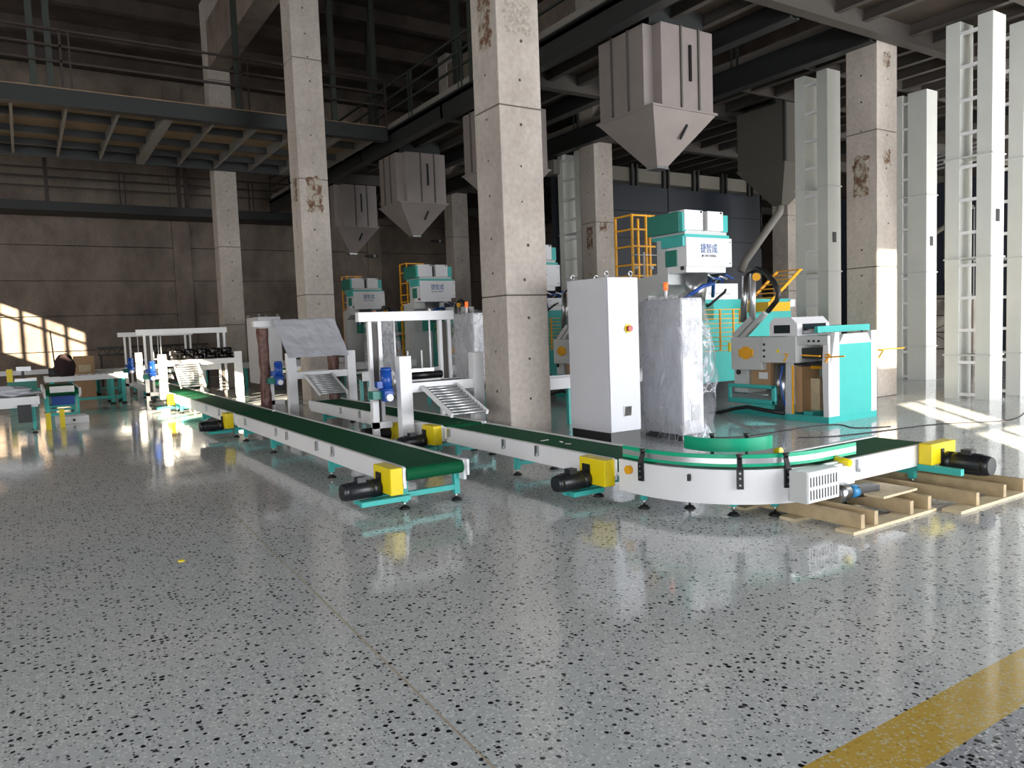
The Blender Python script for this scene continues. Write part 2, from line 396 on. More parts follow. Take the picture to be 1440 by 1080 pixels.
# front wall, behind the camera: a tall two-tier window and the big gate
g = G().box(-11, -1.27, -6.3, -6, 0, 1.0).box(-11, 4.5, -6.3, -6, 9.0, 12.2).box(-11, 4.5, -6.3, -6, 6.0, 6.8)
g.box(-11, -9.5, -6.3, -6, 0, 9).box(-2.2, -1.27, -6.3, -6, 0, 9).box(.08, 4.5, -6.3, -6, 0, 9).box(-1.27, .08, -6.3, -6, 0, 1.0)
g.box(-9.5, -2.2, -6.3, -6, 6.8, 9)
g.box(20.5, 34, -6.3, -6, 0, 12.2).box(4.5, 20.5, -6.3, -6, 5.4, 12.2)
struct(g.build('wall_front', M_WALLC))
wf = struct(G().box(-1.27, .08, -6.2, -6.1, 4.88, 4.98).box(-1.27, .08, -6.2, -6.1, 2.9, 3.0).build('window_4', M_BEAM))
G().box(-.62, -.56, -6.2, -6.14, 1, 6).build('mullion', M_BEAM, wf)
# solid blind in the left front windows so that only skylight enters there
struct(B(-9.5, -2.2, -6.22, -6.16, 1, 6).build('window_5', M_GLASS))
struct(G().box(33.8, 34.1, 9, 31.9, 0, 12.2).box(33.8, 34.1, -6, -.5, 0, 12.2).box(33.8, 34.1, -.5, 9, 5.5, 12.2).build('wall_right', M_WALLC))
# roof slab with ribs and the main beams on the columns
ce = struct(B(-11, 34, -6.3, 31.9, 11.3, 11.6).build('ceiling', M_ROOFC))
rib = None
yy = 4.0
while yy < 31:
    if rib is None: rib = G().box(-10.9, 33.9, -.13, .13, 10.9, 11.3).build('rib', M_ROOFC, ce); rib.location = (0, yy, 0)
    else: clone(rib, (0, yy, 0))
    yy += 2.6
for x in BX[1:]:
    B(x+.04, x+.58, -6, 24.1, 9.3, 10.6).build('roof_beam', M_WALLC, ce)
# tall end wall partition in navy panels
nv = struct(B(13.0, 21.9, 17.75, 17.85, 0, 5.75).build('wall_middle', M_NAVY))
p0 = None
for k in range(2):
    for j in range(7):
        if p0 is None:
            p0 = B(.01, 4.42, -.06, 0, .01, .81).build('panel', M_NAVY, nv); p0.location = (13.0, 17.74, 0)
        else: clone(p0, (13.0+4.45*k, 17.74, .82*j))
struct(G().box(12.8, 22.0, 17.4, 17.85, 5.75, 6.15).build('trim_3', M_TRIM))
for k in range(6):
    G().box(14.3+1.3*k, 14.38+1.3*k, 17.3, 17.4, 5.62, 6.25).box(14.5+1.3*k, 14.56+1.3*k, 17.3, 17.4, 5.62, 6.25).build('bracket', M_BEAM, nv)
mb = thing('warning_beacon', 'orange warning beacon on a thin mast above the navy partition', 'beacon', (20.9, 16.9, 0))
G().cyl((0, 0, 3.8), (0, 0, 6.1), .03).build('mast', M_BLK, mb)
G().cyl((0, 0, 6.1), (0, 0, 6.5), .11).build('lamp', M_ORL, mb)

# ------------------------------------------------------------------ concrete columns
def column(i, j, label, top=11.0, patches=()):
    x, y = BX[i+1], BY[j]
    t = thing('concrete_column', label, 'column', (x, y, 0), 0, 'concrete columns of the hall')
    z = 0
    edges = [0, 2.35, 4.75, 7.2, top] if (i+j) % 2 else [0, 1.9, 4.2, 6.6, 9.0, top]
    for a, b in zip(edges[:-1], edges[1:]):
        o = B(0, .62, 0, .6, a+.006, b-.006).build('cast_section', M_COLC, t, bevel=.012)
    B(.012, .608, .012, .588, 0, top).build('core', M_HOLE, t)
    g = G(); rr = random.Random(i*10+j)
    z = .6
    while z < top-.5:
        a = .31+rr.uniform(-.04, .04)
        g.cyl((a, -.002, z), (a, .01, z), rr.uniform(.012, .022), 8)
        g.cyl((-.002, .3, z+.1), (.01, .3, z+.1), rr.uniform(.012, .02), 8)
        z += rr.uniform(.42, .6)
    g.build('tie_holes', M_HOLE, t, stuff=True)
    for face, u0, u1, z0, z1, m in patches:
        n = 10
        def fn(u, v, face=face, u0=u0, u1=u1, z0=z0, z1=z1):
            uu = u0+(u1-u0)*u; zz = z0+(z1-z0)*v
            d = -.006-.012*abs(noise.noise(Vector((uu*9, zz*9, i+j))))
            if u in (0, 1) or v in (0, 1):
                d = .002; uu += .07*noise.noise(Vector((zz*9, 3, 0))); zz += .09*noise.noise(Vector((uu*12, 7, 0)))
            return (uu, d, zz) if face == 'y' else (d, uu, zz)
        G().grid(fn, n, n*2).build('rough_patch', m, t)
    return t
column(1, 1, 'nearest and largest concrete column, pierced from view at its foot by the green conveyor', 11.3,
       [('y', .1, .5, 5.05, 5.75, M_PATCH), ('x', .12, .42, 4.9, 5.75, M_RUST)])
column(1, 2, 'second concrete column, behind the plastic-covered gantry, brown stain at mid height', 11.3, [('y', .15, .48, 4.05, 4.8, M_RUST), ('x', .15, .4, 4.3, 4.8, M_RUST)])
column(1, 3, 'third and most distant concrete column of the left row, behind the roll stand', 11.3)
column(2, 1, 'concrete column behind the teal bag machine, its lower front face in sunlight', 6.55, [('x', .16, .46, 3.62, 4.35, M_RUST), ('y', .18, .4, 5.85, 6.1, M_RUST), ('y', .2, .4, 4.15, 4.4, M_RUST)])
column(2, 2, 'brownish concrete column left of the big steel hopper, behind the white cabinet', 11.0, [('y', .12, .38, 3.95, 4.2, M_RUST), ('x', .15, .4, 3.5, 4.1, M_RUST)])
column(2, 3, 'distant concrete column behind the third weigher head', 11.0)
column(3, 2, 'concrete column seen just left of the white ladder-like casing', 6.5)

# ------------------------------------------------------------------ mezzanine
ZB = 6.25
mz = thing('mezzanine_platform', 'dark steel mezzanine overhead that carries the hoppers and covers the right side', 'platform', (8.3, 7.9, 0))
off = (8.3, 7.9, 0)
def mzp(g, name, m, stuff=False): return g.build(name, m, mz, off, stuff=stuff)
for (x0, x1, y0, y1) in ((8.3, 33.7, -5.6, 7.9), (8.3, 10.7, 7.9, 29.7), (12.87, 33.7, 7.9, 29.7)):
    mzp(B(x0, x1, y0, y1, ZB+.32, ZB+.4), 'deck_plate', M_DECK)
# edge and primary beams
for (a, b) in (((8.36, -5.6), (8.36, 29.7)), ((10.64, 7.9), (10.64, 29.7)), ((12.8, 7.9), (12.8, 29.7)), ((20.7, -5.6), (20.7, 29.7))):
    g = G().box(a[0]-.06, a[0]+.06, a[1], b[1], ZB-.02, ZB+.42)
    g.box(a[0]-.12, a[0]+.12, a[1], b[1], ZB-.03, ZB).box(a[0]-.12, a[0]+.12, a[1], b[1], ZB+.4, ZB+.43)
    mzp(g, 'edge_beam', M_BEAM)
for y in (-5.5, .3, 7.75, 12.6, 15.5, 20.4, 23.3, 28):
    segs = ((8.3, 33.7),) if y < 7.8 else ((8.3, 10.7), (12.87, 33.7))
    for x0, x1 in segs:
        mzp(G().box(x0, x1, y-.05, y+.05, ZB-.0, ZB+.34).box(x0, x1, y-.1, y+.1, ZB-.01, ZB+.01), 'cross_beam', M_JOIST)
for x in [9.2, 9.95, 11.45, 12.2, 13.6, 14.35, 15.1, 15.85, 16.6, 17.35, 18.1, 18.85, 19.6]:
    y1 = 7.9 if 10.7 < x < 12.8 else 22.0
    mzp(G().box(x-.03, x+.03, -5.6, y1, ZB+.14, ZB+.33).box(x-.06, x+.06, -5.6, y1, ZB+.13, ZB+.145), 'joist', M_JOIST)
for y in (-3.6, -1.6, 2.3, 4.2, 6.0):
    mzp(G().box(8.4, 24, y-.03, y+.03, ZB+.1, ZB+.33), 'joist', M_JOIST)
for y in (9.6, 11.2):
    mzp(G().box(13, 24, y-.03, y+.03, ZB+.1, ZB+.33), 'joist', M_JOIST)
# railings
def railing(parent, a, b, z0, step, m, off, kick=True, h=1.15):
    a = Vector(a); b = Vector(b); n = max(1, int((b-a).length/step)); 
    for k in range(n+1):
        p = a+(b-a)*k/n
        G().bar((p.x, p.y, z0), (p.x, p.y, z0+h), .045).build('rail_post', m, parent, off)
        if k < n:
            q = p+(b-a).normalized()*.16
            G().bar((q.x, q.y, z0), (q.x, q.y, z0+h), .035).build('rail_post', m, parent, off)
    for hh in (h, h*.72, h*.45):
        G().bar((a.x, a.y, z0+hh), (b.x, b.y, z0+hh), .045).build('rail', m, parent, off)
    if kick:
        G().bar((a.x, a.y, z0+.11), (b.x, b.y, z0+.11), .012, .16).build('kick_plate', M_KICK, parent, off)
railing(mz, (8.36, 2), (8.36, 29.7), ZB+.43, 2.4, M_RAILG, off)
railing(mz, (12.8, 8.2), (12.8, 29.7), ZB+.43, 2.4, M_RAILG, off)
for (x, y, s) in ((8.42, 9.6, .09), (8.42, 14.2, .09), (8.42, 19.5, .09), (8.45, 24, .09), (9.4, 22, .1), (9.6, 17, .1)):
    mzp(G().bar((x, y, ZB+.4), (x, y, 10.6), s*1.6), 'upright', M_RAILG)

# walkway running across to the left
wk = thing('elevated_walkway', 'dark steel walkway crossing the hall high on the left, with pale ribs below', 'walkway', (-2, 18.3, 0))
wo = (-2, 18.3, 0)
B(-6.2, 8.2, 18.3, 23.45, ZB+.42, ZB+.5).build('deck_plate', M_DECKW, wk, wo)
G().box(-6.2, 8.2, 18.24, 18.36, ZB+.12, ZB+.46).box(-6.2, 8.2, 18.16, 18.42, ZB+.11, ZB+.13).build('edge_beam', M_BEAM, wk, wo)
G().box(-6.2, 8.2, 23.4, 23.5, ZB+.14, ZB+.46).build('edge_beam', M_BEAM, wk, wo)
for y in (19.9, 21.4, 22.7):
    G().box(-6.2, 8.2, y-.05, y+.05, ZB+.26, ZB+.44).build('long_beam', M_BEAM, wk, wo)
x = -5.76; k = 3
while x < 8:
    wd = .1 if k % 4 == 0 else .03
    G().box(x-wd, x+wd, 18.4, 23.4, ZB+.14 if k % 4 == 0 else ZB+.18, ZB+.44).build('rib', M_KICK, wk, wo)
    x += .98; k += 1
railing(wk, (-6.1, 18.3), (8.2, 18.3), ZB+.5, 3.1, M_RAIL, wo, kick=False)
for xx in (.55, .85, 4.6, 6.9):
    G().bar((xx, 18.5, ZB+.5), (xx, 18.5, 10.9 if xx != .55 else 9.0), .12).build('hanger', M_RAILG, wk, wo)
# rear gallery slab on the back wall
gl = thing('rear_gallery', 'narrow dark gallery along the back wall at left, with its railing', 'gallery', (-2, 29.8, 0))
go = (-2, 29.8, 0)
B(-10.5, 12.5, 29.9, 31.28, 6.0, 6.3).build('slab', M_BEAM, gl, go)
railing(gl, (-10, 29.95), (12, 29.95), 6.3, 3.9, M_RAIL, go, kick=False, h=1.1)
for xx in (1.0, 5.1, 5.35):
    G().bar((xx, 29.8, 6.3), (xx, 29.8, 9.2), .12).build('hanger', M_RAIL, gl, go)

# ------------------------------------------------------------------ hoppers
def make_hopper():
    t = thing('steel_hopper', '', 'hopper', (8.58, 8.98, 0), 0, 'square steel hoppers hanging under the mezzanine')
    W = 1.36; D = 1.3; z0 = 4.93; z1 = ZB-.02; c = .2
    pts = [(c, 0), (W, 0), (W, D), (0, D), (0, c*.9), (c*.55, c*.9)]
    g = G().prism([(c, 0), (W, 0), (W, D), (0, D), (0, c), (c, c)], 'z', z0, z1)
    g.build('bin', M_HOP, t, bevel=.01)
    for x in (.62, 1.02):
        B(x-.015, x+.015, -.03, 0, z0, z1).build('stiffener', M_HOPD, t)
    for y in (.55, .95):
        B(-.03, 0, y-.015, y+.015, z0, z1).build('stiffener', M_HOPD, t)
    G().box(-.05, W+.05, -.05, 0, z0-.035, z0).box(-.05, W+.05, D, D+.05, z0-.035, z0).box(-.05, 0, 0, D, z0-.035, z0).box(W, W+.05, 0, D, z0-.035, z0).build('flange', M_HOP, t)
    G().frustum(z0-.03, (-.03, W+.03, -.03, D+.03), 4.12, (.56, .8, .52, .76)).build('cone', M_HOP, t)
    B(.55, .81, .51, .77, 4.08, 4.12).build('outlet', M_SIL, t)
    for y in (.15, 1.0):
        B(.1, 1.3, y, y+.05, ZB-.02, ZB+.32).build('hanger_lug', M_BEAM, t)
    B(.8, .84, -.035, -.001, 5.38, 5.95).build('sight_slot', M_BLK, t)
    a = Vector((.84, .1, 4.72)); b = Vector((.78, .21, 4.5))
    G().bar(a+Vector((0, -.012, 0)), b+Vector((0, -.012, 0)), .04, .03).build('sight_slot', M_BLK, t)
    return t
h0 = make_hopper(); PITCH = 4.75
hl = ['nearest and largest steel hopper, between the big column and the right-hand column',
      'steel hopper mostly hidden behind the nearest concrete column',
      'steel hopper seen between the two left columns, the larger of the pair there',
      'smallest and farthest steel hopper, right beside the second concrete column']
h0['label'] = hl[0]
for k in (1, 2, 3):
    o = copy_tree(h0); o.location = (8.58, 8.98+PITCH*k, 0); o['label'] = hl[k]
# dark hopper with discharge pipe at right
t = thing('chute_hopper', 'dim hopper with an inclined discharge pipe, left of the white ladder-like casing', 'hopper', (14.35, 10.95, 0))
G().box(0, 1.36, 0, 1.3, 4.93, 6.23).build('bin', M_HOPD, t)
G().box(-.06, 0, -.06, 0, 4.93, 6.23).build('corner_strip', M_BEAM, t)
B(.1, 1.3, .3, .4, 6.23, 6.57).build('hanger_lug', M_BEAM, t)
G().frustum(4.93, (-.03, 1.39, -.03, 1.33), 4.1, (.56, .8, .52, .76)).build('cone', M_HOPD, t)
G().tube([(.68, .64, 4.12), (.66, .66, 3.95), (-.1, 1.03, 2.85), (-.2, 1.08, 2.6)], .09, 12).build('discharge_pipe', M_KICK, t)

# ------------------------------------------------------------------ bucket elevators (pairs of white casings with rungs)
def elevator(x, y, label, wx=.42, ly=.74, cy=.235, top=6.28, flanges=(.75, 2.38, 4.05)):
    t = thing('bucket_elevator', label, 'elevator', (x, y, 0), 0, 'white bucket elevator casings')
    for (a, b) in ((0, cy), (ly-cy, ly)):
        B(0, wx, a, b, 0, top).build('casing', M_CASE, t, bevel=.004)
    z = .08
    r0 = None
    while z < top-.2:
        if r0 is None:
            r0 = B(0, .06, cy, ly-cy, -.025, .025).build('rung', M_WHITE, t); r0.location = (0, 0, z)
        else: clone(r0, (0, 0, z))
        z += .545
    for z in flanges:
        B(-.02, wx+.02, -.02, ly+.02, z-.012, z+.012).build('flange', M_GREYP, t)
    B(wx*.35, wx*.6, -.012, 0, 2.95, 3.15).build('inspection_hatch', M_BEAM, t)
    return t
elevator(13.4, 6.25, 'nearest tall white elevator casing pair, left one of the two at the right edge')
elevator(14.35, 6.2, 'white elevator casing pair cut by the right edge of the photo')
elevator(16.65, 9.08, 'shaded white elevator casing pair standing right behind the sunlit column', ly=.95, cy=.42)
elevator(13.42, 9.25, 'white elevator casing pair just left of the sunlit concrete column', ly=.74)
elevator(13.0, 16.5, 'distant grey elevator casing pair left of the column beside the big hopper', ly=1.0)

# ================================================================== CONVEYORS
def make_motor(t, L, r, px, py, pz, s, ):
    """motor axis along local y, pointing to side s, from (px,py,pz)"""
    y = py
    G().cyl((px, y, pz), (px, y+s*L*.22, pz), r*1.02, 20).build('gear_flange', M_MOT, t)
    mo = G().cyl((px, y+s*L*.2, pz), (px, y+s*L*.86, pz), r, 24).build('motor', M_MOT, t, bevel=.003)
    g = G()
    for k in range(14):
        a = 2*PI*k/14
        g.bar((px+r*math.cos(a), y+s*L*.3, pz+r*math.sin(a)), (px+r*math.cos(a), y+s*L*.8, pz+r*math.sin(a)), .006, .012, up=(math.cos(a), 0, math.sin(a)))
    g.build('cooling_fins', M_MOT, mo)
    G().cyl((px, y+s*L*.85, pz), (px, y+s*L, pz), r*1.04, 24, r*.86).build('fan_cover', M_MOT, mo)
    B(px-.04, px+.04, min(y+s*L*.4, y+s*L*.62), max(y+s*L*.4, y+s*L*.62), pz+r*.9, pz+r+.035).build('terminal_box', M_MOT, mo)
    return mo
def drive(t, xa, xb, W, side, h, zt=None):
    """yellow belt-drive cover on one side of a belt conveyor with a motor sticking out sideways"""
    s = 1 if side > 0 else -1
    y0 = W if s > 0 else 0
    ya, yb = sorted((y0+s*.012, y0+s*.125))
    zt = zt or h+.015
    B(xa, xb, ya, yb, h-.21, zt).build('drive_cover', M_YEL, t, bevel=.008)
    xm = xa+.07 if xb > xa else xa-.07
    dirx = 1 if True else -1
    xm = xb-.08 if t.get('_flip') else xa+.26
    mz_ = h-.17
    B(xm-.07, xm+.03, min(y0+s*.12, y0+s*.135), max(y0+s*.12, y0+s*.135), mz_-.02, mz_+.13).build('cover_slot', M_BLK, t)
    make_motor(t, .34, .075, xm-.02, y0+s*.12, mz_, s)
    yy0, yy1 = sorted((y0+s*.0, y0+s*.33))
    B(xm-.1, xm-.04, yy0, yy1, h-.29, h-.25).build('motor_bracket', M_TEAL, t)
    B(xm+.0, xm+.06, yy0, yy1, h-.29, h-.25).build('motor_bracket', M_TEAL, t)
def belt_conveyor(label, loc, rz, L, W, h, legs, drv=None, group=None, cat='conveyor', clips=(), foot0=0.0, endcap=True, panel=.16):
    t = thing('belt_conveyor', label, cat, loc, rz, group)
    r = .056
    # belt loop with round ends
    prof = []
    for k in range(9):
        a = PI/2+PI*k/8; prof.append((r+r*math.cos(a)*1.0, h-r+r*math.sin(a)))
    for k in range(9):
        a = -PI/2+PI*k/8; prof.append((L-r+r*math.cos(a), h-r+r*math.sin(a)))
    g = G().prism(prof, 'y', .03, W-.03); g.build('belt', M_BELT, t)
    for (y0, y1) in ((0, .028), (W-.028, W)):
        B(.02, L-.02, y0, y1, h-panel-.01, h+.006).build('side_panel', M_WHITE, t, bevel=.003)
        B(.05, L-.05, y0-.002, y1+.002, h+.006, h+.012).build('top_strip', M_GREYP, t)
    if endcap:
        for x in (0, L-.05):
            for (y0, y1) in ((-.008, .0), (W, W+.008)):
                B(x-.012, x+.06, y0-.008, y1+.008, h-.13, h+.012).build('end_plate', M_WHITE, t, bevel=.006)
    B(.3, L-.3, .06, W-.06, h-panel, h-.11).build('under_frame', M_TEALD, t)
    for x in legs:
        for y in (.05, W-.05):
            lg = B(x-.025, x+.025, y-.025, y+.025, foot0+.06, h-.1).build('leg', M_TEAL, t)
            G().cyl((x, y, foot0+.018), (x, y, foot0+.07), .012, 10).build('stud', M_SIL, lg)
            G().cyl((x, y, foot0), (x, y, foot0+.022), .05, 16, .03).build('foot', M_RUBBER, lg)
        B(x-.018, x+.018, .05, W-.05, foot0+.1, foot0+.145).build('cross_bar', M_TEAL, t)
    c0 = None
    for x, s in clips:
        y = -.012 if s < 0 else W+.012
        c = G().box(x-.022, x+.022, y-.012, y+.012, h-.09, h+.0).box(x-.012, x+.012, y-.02, y+.02, h-.1, h-.07)
        c.build('sensor_clip', M_SIL, t)
    if drv:
        xa, xb, side = drv
        drive(t, xa, xb, W, side, h)
    return t
H1 = .365
R90 = PI/2
conv_group = 'green belt conveyors'
# conveyor 1 (along +Y), near end at y = 5.72
c1 = belt_conveyor('long green belt conveyor in the foreground, nearest its free end with yellow drive cover', (3.17, 5.72, 0), R90, 5.95, .6, H1,
                   (.13, 1.95, 4.15, 5.6), (.0, .36, 1), conv_group, clips=((1.7, 1), (2.2, 1), (3.3, 1), (3.75, 1), (5.3, 1)))
# arm that carries the motor under the near end
B(-.0, .05, .55, .98, .1, .14).build('outrigger', M_TEAL, c1)
c1b = belt_conveyor('green belt conveyor behind the foreground one, running under the roll-stand gantry', (3.17, 11.75, 0), R90, 5.2, .6, H1,
                    (.15, 2.6, 4.9), (.0, .3, 1), conv_group, clips=((1.0, 1), (2.0, 1)))
c1c = belt_conveyor('farthest green belt conveyor of the left line, near the sunlit wall', (3.17, 17.05, 0), R90, 7.6, .6, H1,
                    (.15, 2.6, 5.2, 7.4), (.0, .3, 1), conv_group)
# conveyor 2
c2 = belt_conveyor('green belt conveyor passing in front of the big column, feeding the white curve', (4.65, 4.82, 0), R90, 3.05, .56, H1-.006,
                   (.3, 1.6, 2.85), (.0, .34, 1), conv_group, clips=((1.15, 1), (1.75, 1), (2.95, 1)))
c2b = belt_conveyor('green belt conveyor under the open white gantry, behind the foreground conveyor', (4.66, 7.92, 0), R90, 4.95, .58, H1,
                    (.2, 2.2, 4.35), (.0, .3, 1), conv_group, clips=((2.6, 1), (3.4, 1)))
# conveyor 3 (along +X)
c3 = thing('tmp', '', '')
bpy.data.objects.remove(c3)
c3 = belt_conveyor('short green belt conveyor at right, its motor end over wooden pallets', (5.12, 3.52, 0), 0, 1.5, .56, H1,
                   (.2, 1.22), None, conv_group, clips=((.35, -1), (1.28, -1)), foot0=.022)
s = -1
B(1.2, 1.58, -.125, -.012, H1-.15, H1+.03).build('drive_cover', M_YEL, c3, bevel=.008)
B(1.34, 1.38, -.135, -.12, H1-.16, H1-.02).build('cover_slot', M_BLK, c3)
make_motor(c3, .38, .085, 1.45, -.1, H1-.14, -1)
B(1.2, 1.25, -.36, 0, .16, .215).build('motor_bracket', M_TEAL, c3)
G().cyl((.1, .02, H1+.03), (.1, -.1, H1+.01), .028, 14).build('bearing', M_YEL, c3)
G().cyl((.12, .54, H1+.03), (.12, .6, H1+.02), .028, 14).build('bearing', M_YEL, c3)
B(1.5, 1.56, -.02, .58, H1-.14, H1-.05).build('end_roller_cover', M_WHITE, c3)

# curve conveyor
cx, cy = 5.07, 4.5
cv = thing('curve_conveyor', 'white curved belt conveyor with green guide rails joining the two straight conveyors', 'conveyor', (cx, cy, 0))
A0, A1 = PI, 1.5*PI
G().arc(.42, .96, A0, A1, H1-.04, H1-.005, 32).build('curved_belt', mat('curve_belt_dark', (46, 56, 54), .4), cv)
g = G().arc(.975, 1.0, A0, A1, .125, H1+.02, 40).box(-1.0, -.975, 0, .26, .125, H1+.02).box(0, .14, -1.0, -.975, .125, H1+.02)
g.build('outer_panel', M_WHITE, cv)
g = G().arc(.40, .425, A0, A1, .17, H1+.02, 24).build('inner_panel', M_WHITE, cv)
G().arc(.3, .96, A0, A1, .15, .19, 24).build('base_frame', M_TEALD, cv)
for (z0, z1, m, nm, dr) in ((H1+.035, H1+.058, M_GUIDE, 'guide_strip', .0), (H1+.058, H1+.098, M_ALU, 'guide_rail', .006), (H1+.098, H1+.128, M_GUIDE, 'guide_strip', .0)):
    G().arc(.93+dr, .955-dr*.3, A0, A1, z0, z1, 36).box(-.955, -.93, 0, .26, z0, z1).box(0, .42, -.955, -.93, z0, z1).build(nm, m, cv)
G().arc(.385, .41, A0-.28, A1+.3, H1+.055, H1+.165, 30).build('inner_guide', M_GUIDE, cv)
for a in (PI+.42, PI+1.18):
    G().cyl((.37*math.cos(a), .37*math.sin(a), H1+.165), (.37*math.cos(a), .37*math.sin(a), H1+.2), .012, 10, .028).build('knob', M_BLK, cv)
    G().bar((.37*math.cos(a), .37*math.sin(a), .2), (.37*math.cos(a), .37*math.sin(a), H1+.17), .02).build('guide_post', M_BLK, cv)
for a in (PI+.02, PI+.82, PI+1.17):
    ca, sa = math.cos(a), math.sin(a)
    p = lambda r, z: (r*ca, r*sa, z)
    br = G().bar(p(1.012, H1-.12), p(1.012, H1+.045), .05, .02, up=(ca, sa, 0)).bar(p(1.02, H1+.02), p(.985, H1+.105), .035, .02, up=(ca, sa, 0)).build('guide_bracket', M_BLK, cv)
    G().cyl(p(.99, H1+.10), p(.99, H1+.135), .014, 10, .026).build('knob', M_BLK, br)
    for z in (H1-.09, H1-.04, H1+.0):
        G().cyl(p(1.02, z), p(1.028, z), .008, 8).build('bolt', M_SIL, br)
G().bar((-.91, -.43, H1-.045), (-.90, -.45, H1-.045), .05, .05).build('cable_port', M_BLK, cv)
for x, y in ((-.93, .04), (-.66, -.2), (-.35, -.78), (-.02, -.6), (-.58, -.58)):
    lg = B(x-.02, x+.02, y-.02, y+.02, .07, .2).build('leg', M_TEAL, cv)
    G().cyl((x, y, .0), (x, y, .022), .05, 16, .03).build('foot', M_RUBBER, lg)
    G().cyl((x, y, .02), (x, y, .09), .01, 10).build('stud', M_SIL, lg)
# vented gearbox housing, plate, geared motor
vb = B(-.43, -.05, -1.12, -.97, .155, .385).build('gearbox_housing', M_GREYP, cv, bevel=.004)
B(-.42, -.06, -1.127, -1.12, .162, .378).build('vent_cover', M_WHITE, cv)
sl = None
for r_ in range(2):
    for k in range(10):
        l = (-.4+.0335*k, -1.129, .182+.095*r_)
        if sl is None: sl = B(0, .009, -.002, .002, 0, .07).build('vent_slot', M_BEAM, vb); sl.location = l
        else: clone(sl, l)
B(-.03, .27, -1.04, -.98, .2, .375).build('side_cover', M_WHITE, cv, bevel=.004)
gm = G().cyl((-.04, -1.06, .16), (.1, -1.06, .16), .075, 20).build('gear_motor', M_SIL, cv)
G().cyl((.08, -1.06, .16), (.14, -1.08, .16), .05, 18).build('gear_neck', M_SIL, gm)
G().cyl((.13, -1.08, .16), (.2, -1.09, .155), .05, 18).build('coupling', M_LBLUE, gm)
G().bar((.19, -1.09, .155), (.4, -1.13, .15), .08).build('servo_body', M_BLK, gm)
G().cyl((-1.0, .12, H1-.05), (-1.035, .12, H1-.05), .035, 14).build('bearing', M_ORY, cv)

# ------------------------------------------------------------------ wooden pallets
def pallet(x0, x1, y0, y1, label, sx):
    t = thing('wooden_pallet', label, 'pallet', (x0, y0, 0), 0, 'upturned wooden pallets')
    W = x1-x0; D = y1-y0
    for (a, b) in ((0, .14), (D*.5-.07, D*.5+.07), (D-.14, D)):
        B(0, W, a, b, 0, .022).build('deck_board', M_WOODL, t)
    for xs in sx:
        B(xs-x0, xs-x0+.045, .015, D, .022, .122).build('stringer', M_WOOD, t, bevel=.003)
    for (a, b) in ((.2, .3), (D-.45, D-.32)):
        B(.02, W*.96, a, b, .122, .138).build('top_slat', M_WOOD, t) if b > 1 else None
    return t
pallet(4.66, 5.71, 3.03, 4.1, 'wooden pallet under the geared motor of the curve, nearest to the camera', (4.77, 4.93, 5.38, 5.62))
pallet(5.73, 6.95, 2.86, 4.1, 'wooden pallet under the big motor at the right, partly outside the photo', (5.98, 6.40, 6.72))
o = tag(G().box(5.3, 5.75, 3.2, 3.85, .124, .142).build('plank', M_WOODL), 'loose pale plank lying across the stringers of the nearer pallet', 'plank')

# ================================================================== CONTROL CABINETS
def cabinet(label, x, y, wx=.475, dy=.77, z1=2.05, estop=True):
    t = thing('control_cabinet', label, 'cabinet', (x, y, 0))
    B(.01, wx-.005, .01, dy-.01, 0, .21).build('plinth', M_BLK, t)
    B(0, wx, .02, dy, .21, z1).build('body', M_CAB, t, bevel=.006)
    B(.004, wx-.002, -.005, .018, .215, z1-.004).build('door', M_CAB, t, bevel=.006)
    for (a, b) in ((.05, .07), (wx-.05, .07), (.05, dy-.05), (wx-.05, dy-.05)):
        pts = [(a+.028*math.cos(q), b, z1+.045+.028*math.sin(q)) for q in [2*PI*k/14 for k in range(15)]]
        e = G().tube(pts, .009, 8).build('lifting_eye', M_SIL, t)
        G().cyl((a, b, z1), (a, b, z1+.02), .018, 10).build('collar', M_SIL, e)
    if estop:
        es = G().cyl((.3, -.006, 1.44), (.3, -.02, 1.44), .055, 24).build('emergency_switch', M_YEL, t)
        G().cyl((.3, -.02, 1.44), (.3, -.055, 1.44), .036, 16).build('switch_knob', M_RED, es)
        vg = B(.2, .33, -.014, -.004, .39, .52).build('vent_grille', M_GREYP, t)
        for k in range(8):
            G().bar((.21+.013*k, -.018, .4), (.225+.013*k, -.018, .51), .004, .006).build('louvre', M_JOIST, vg)
    return t
cabinet('tall grey-white control cabinet on black plinth with red emergency knob, unwrapped', 5.75, 6.85)
cabinet('distant pale control cabinet left of the plastic-covered gantry', 5.4, 21.1, estop=False, wx=.6, dy=1.3)

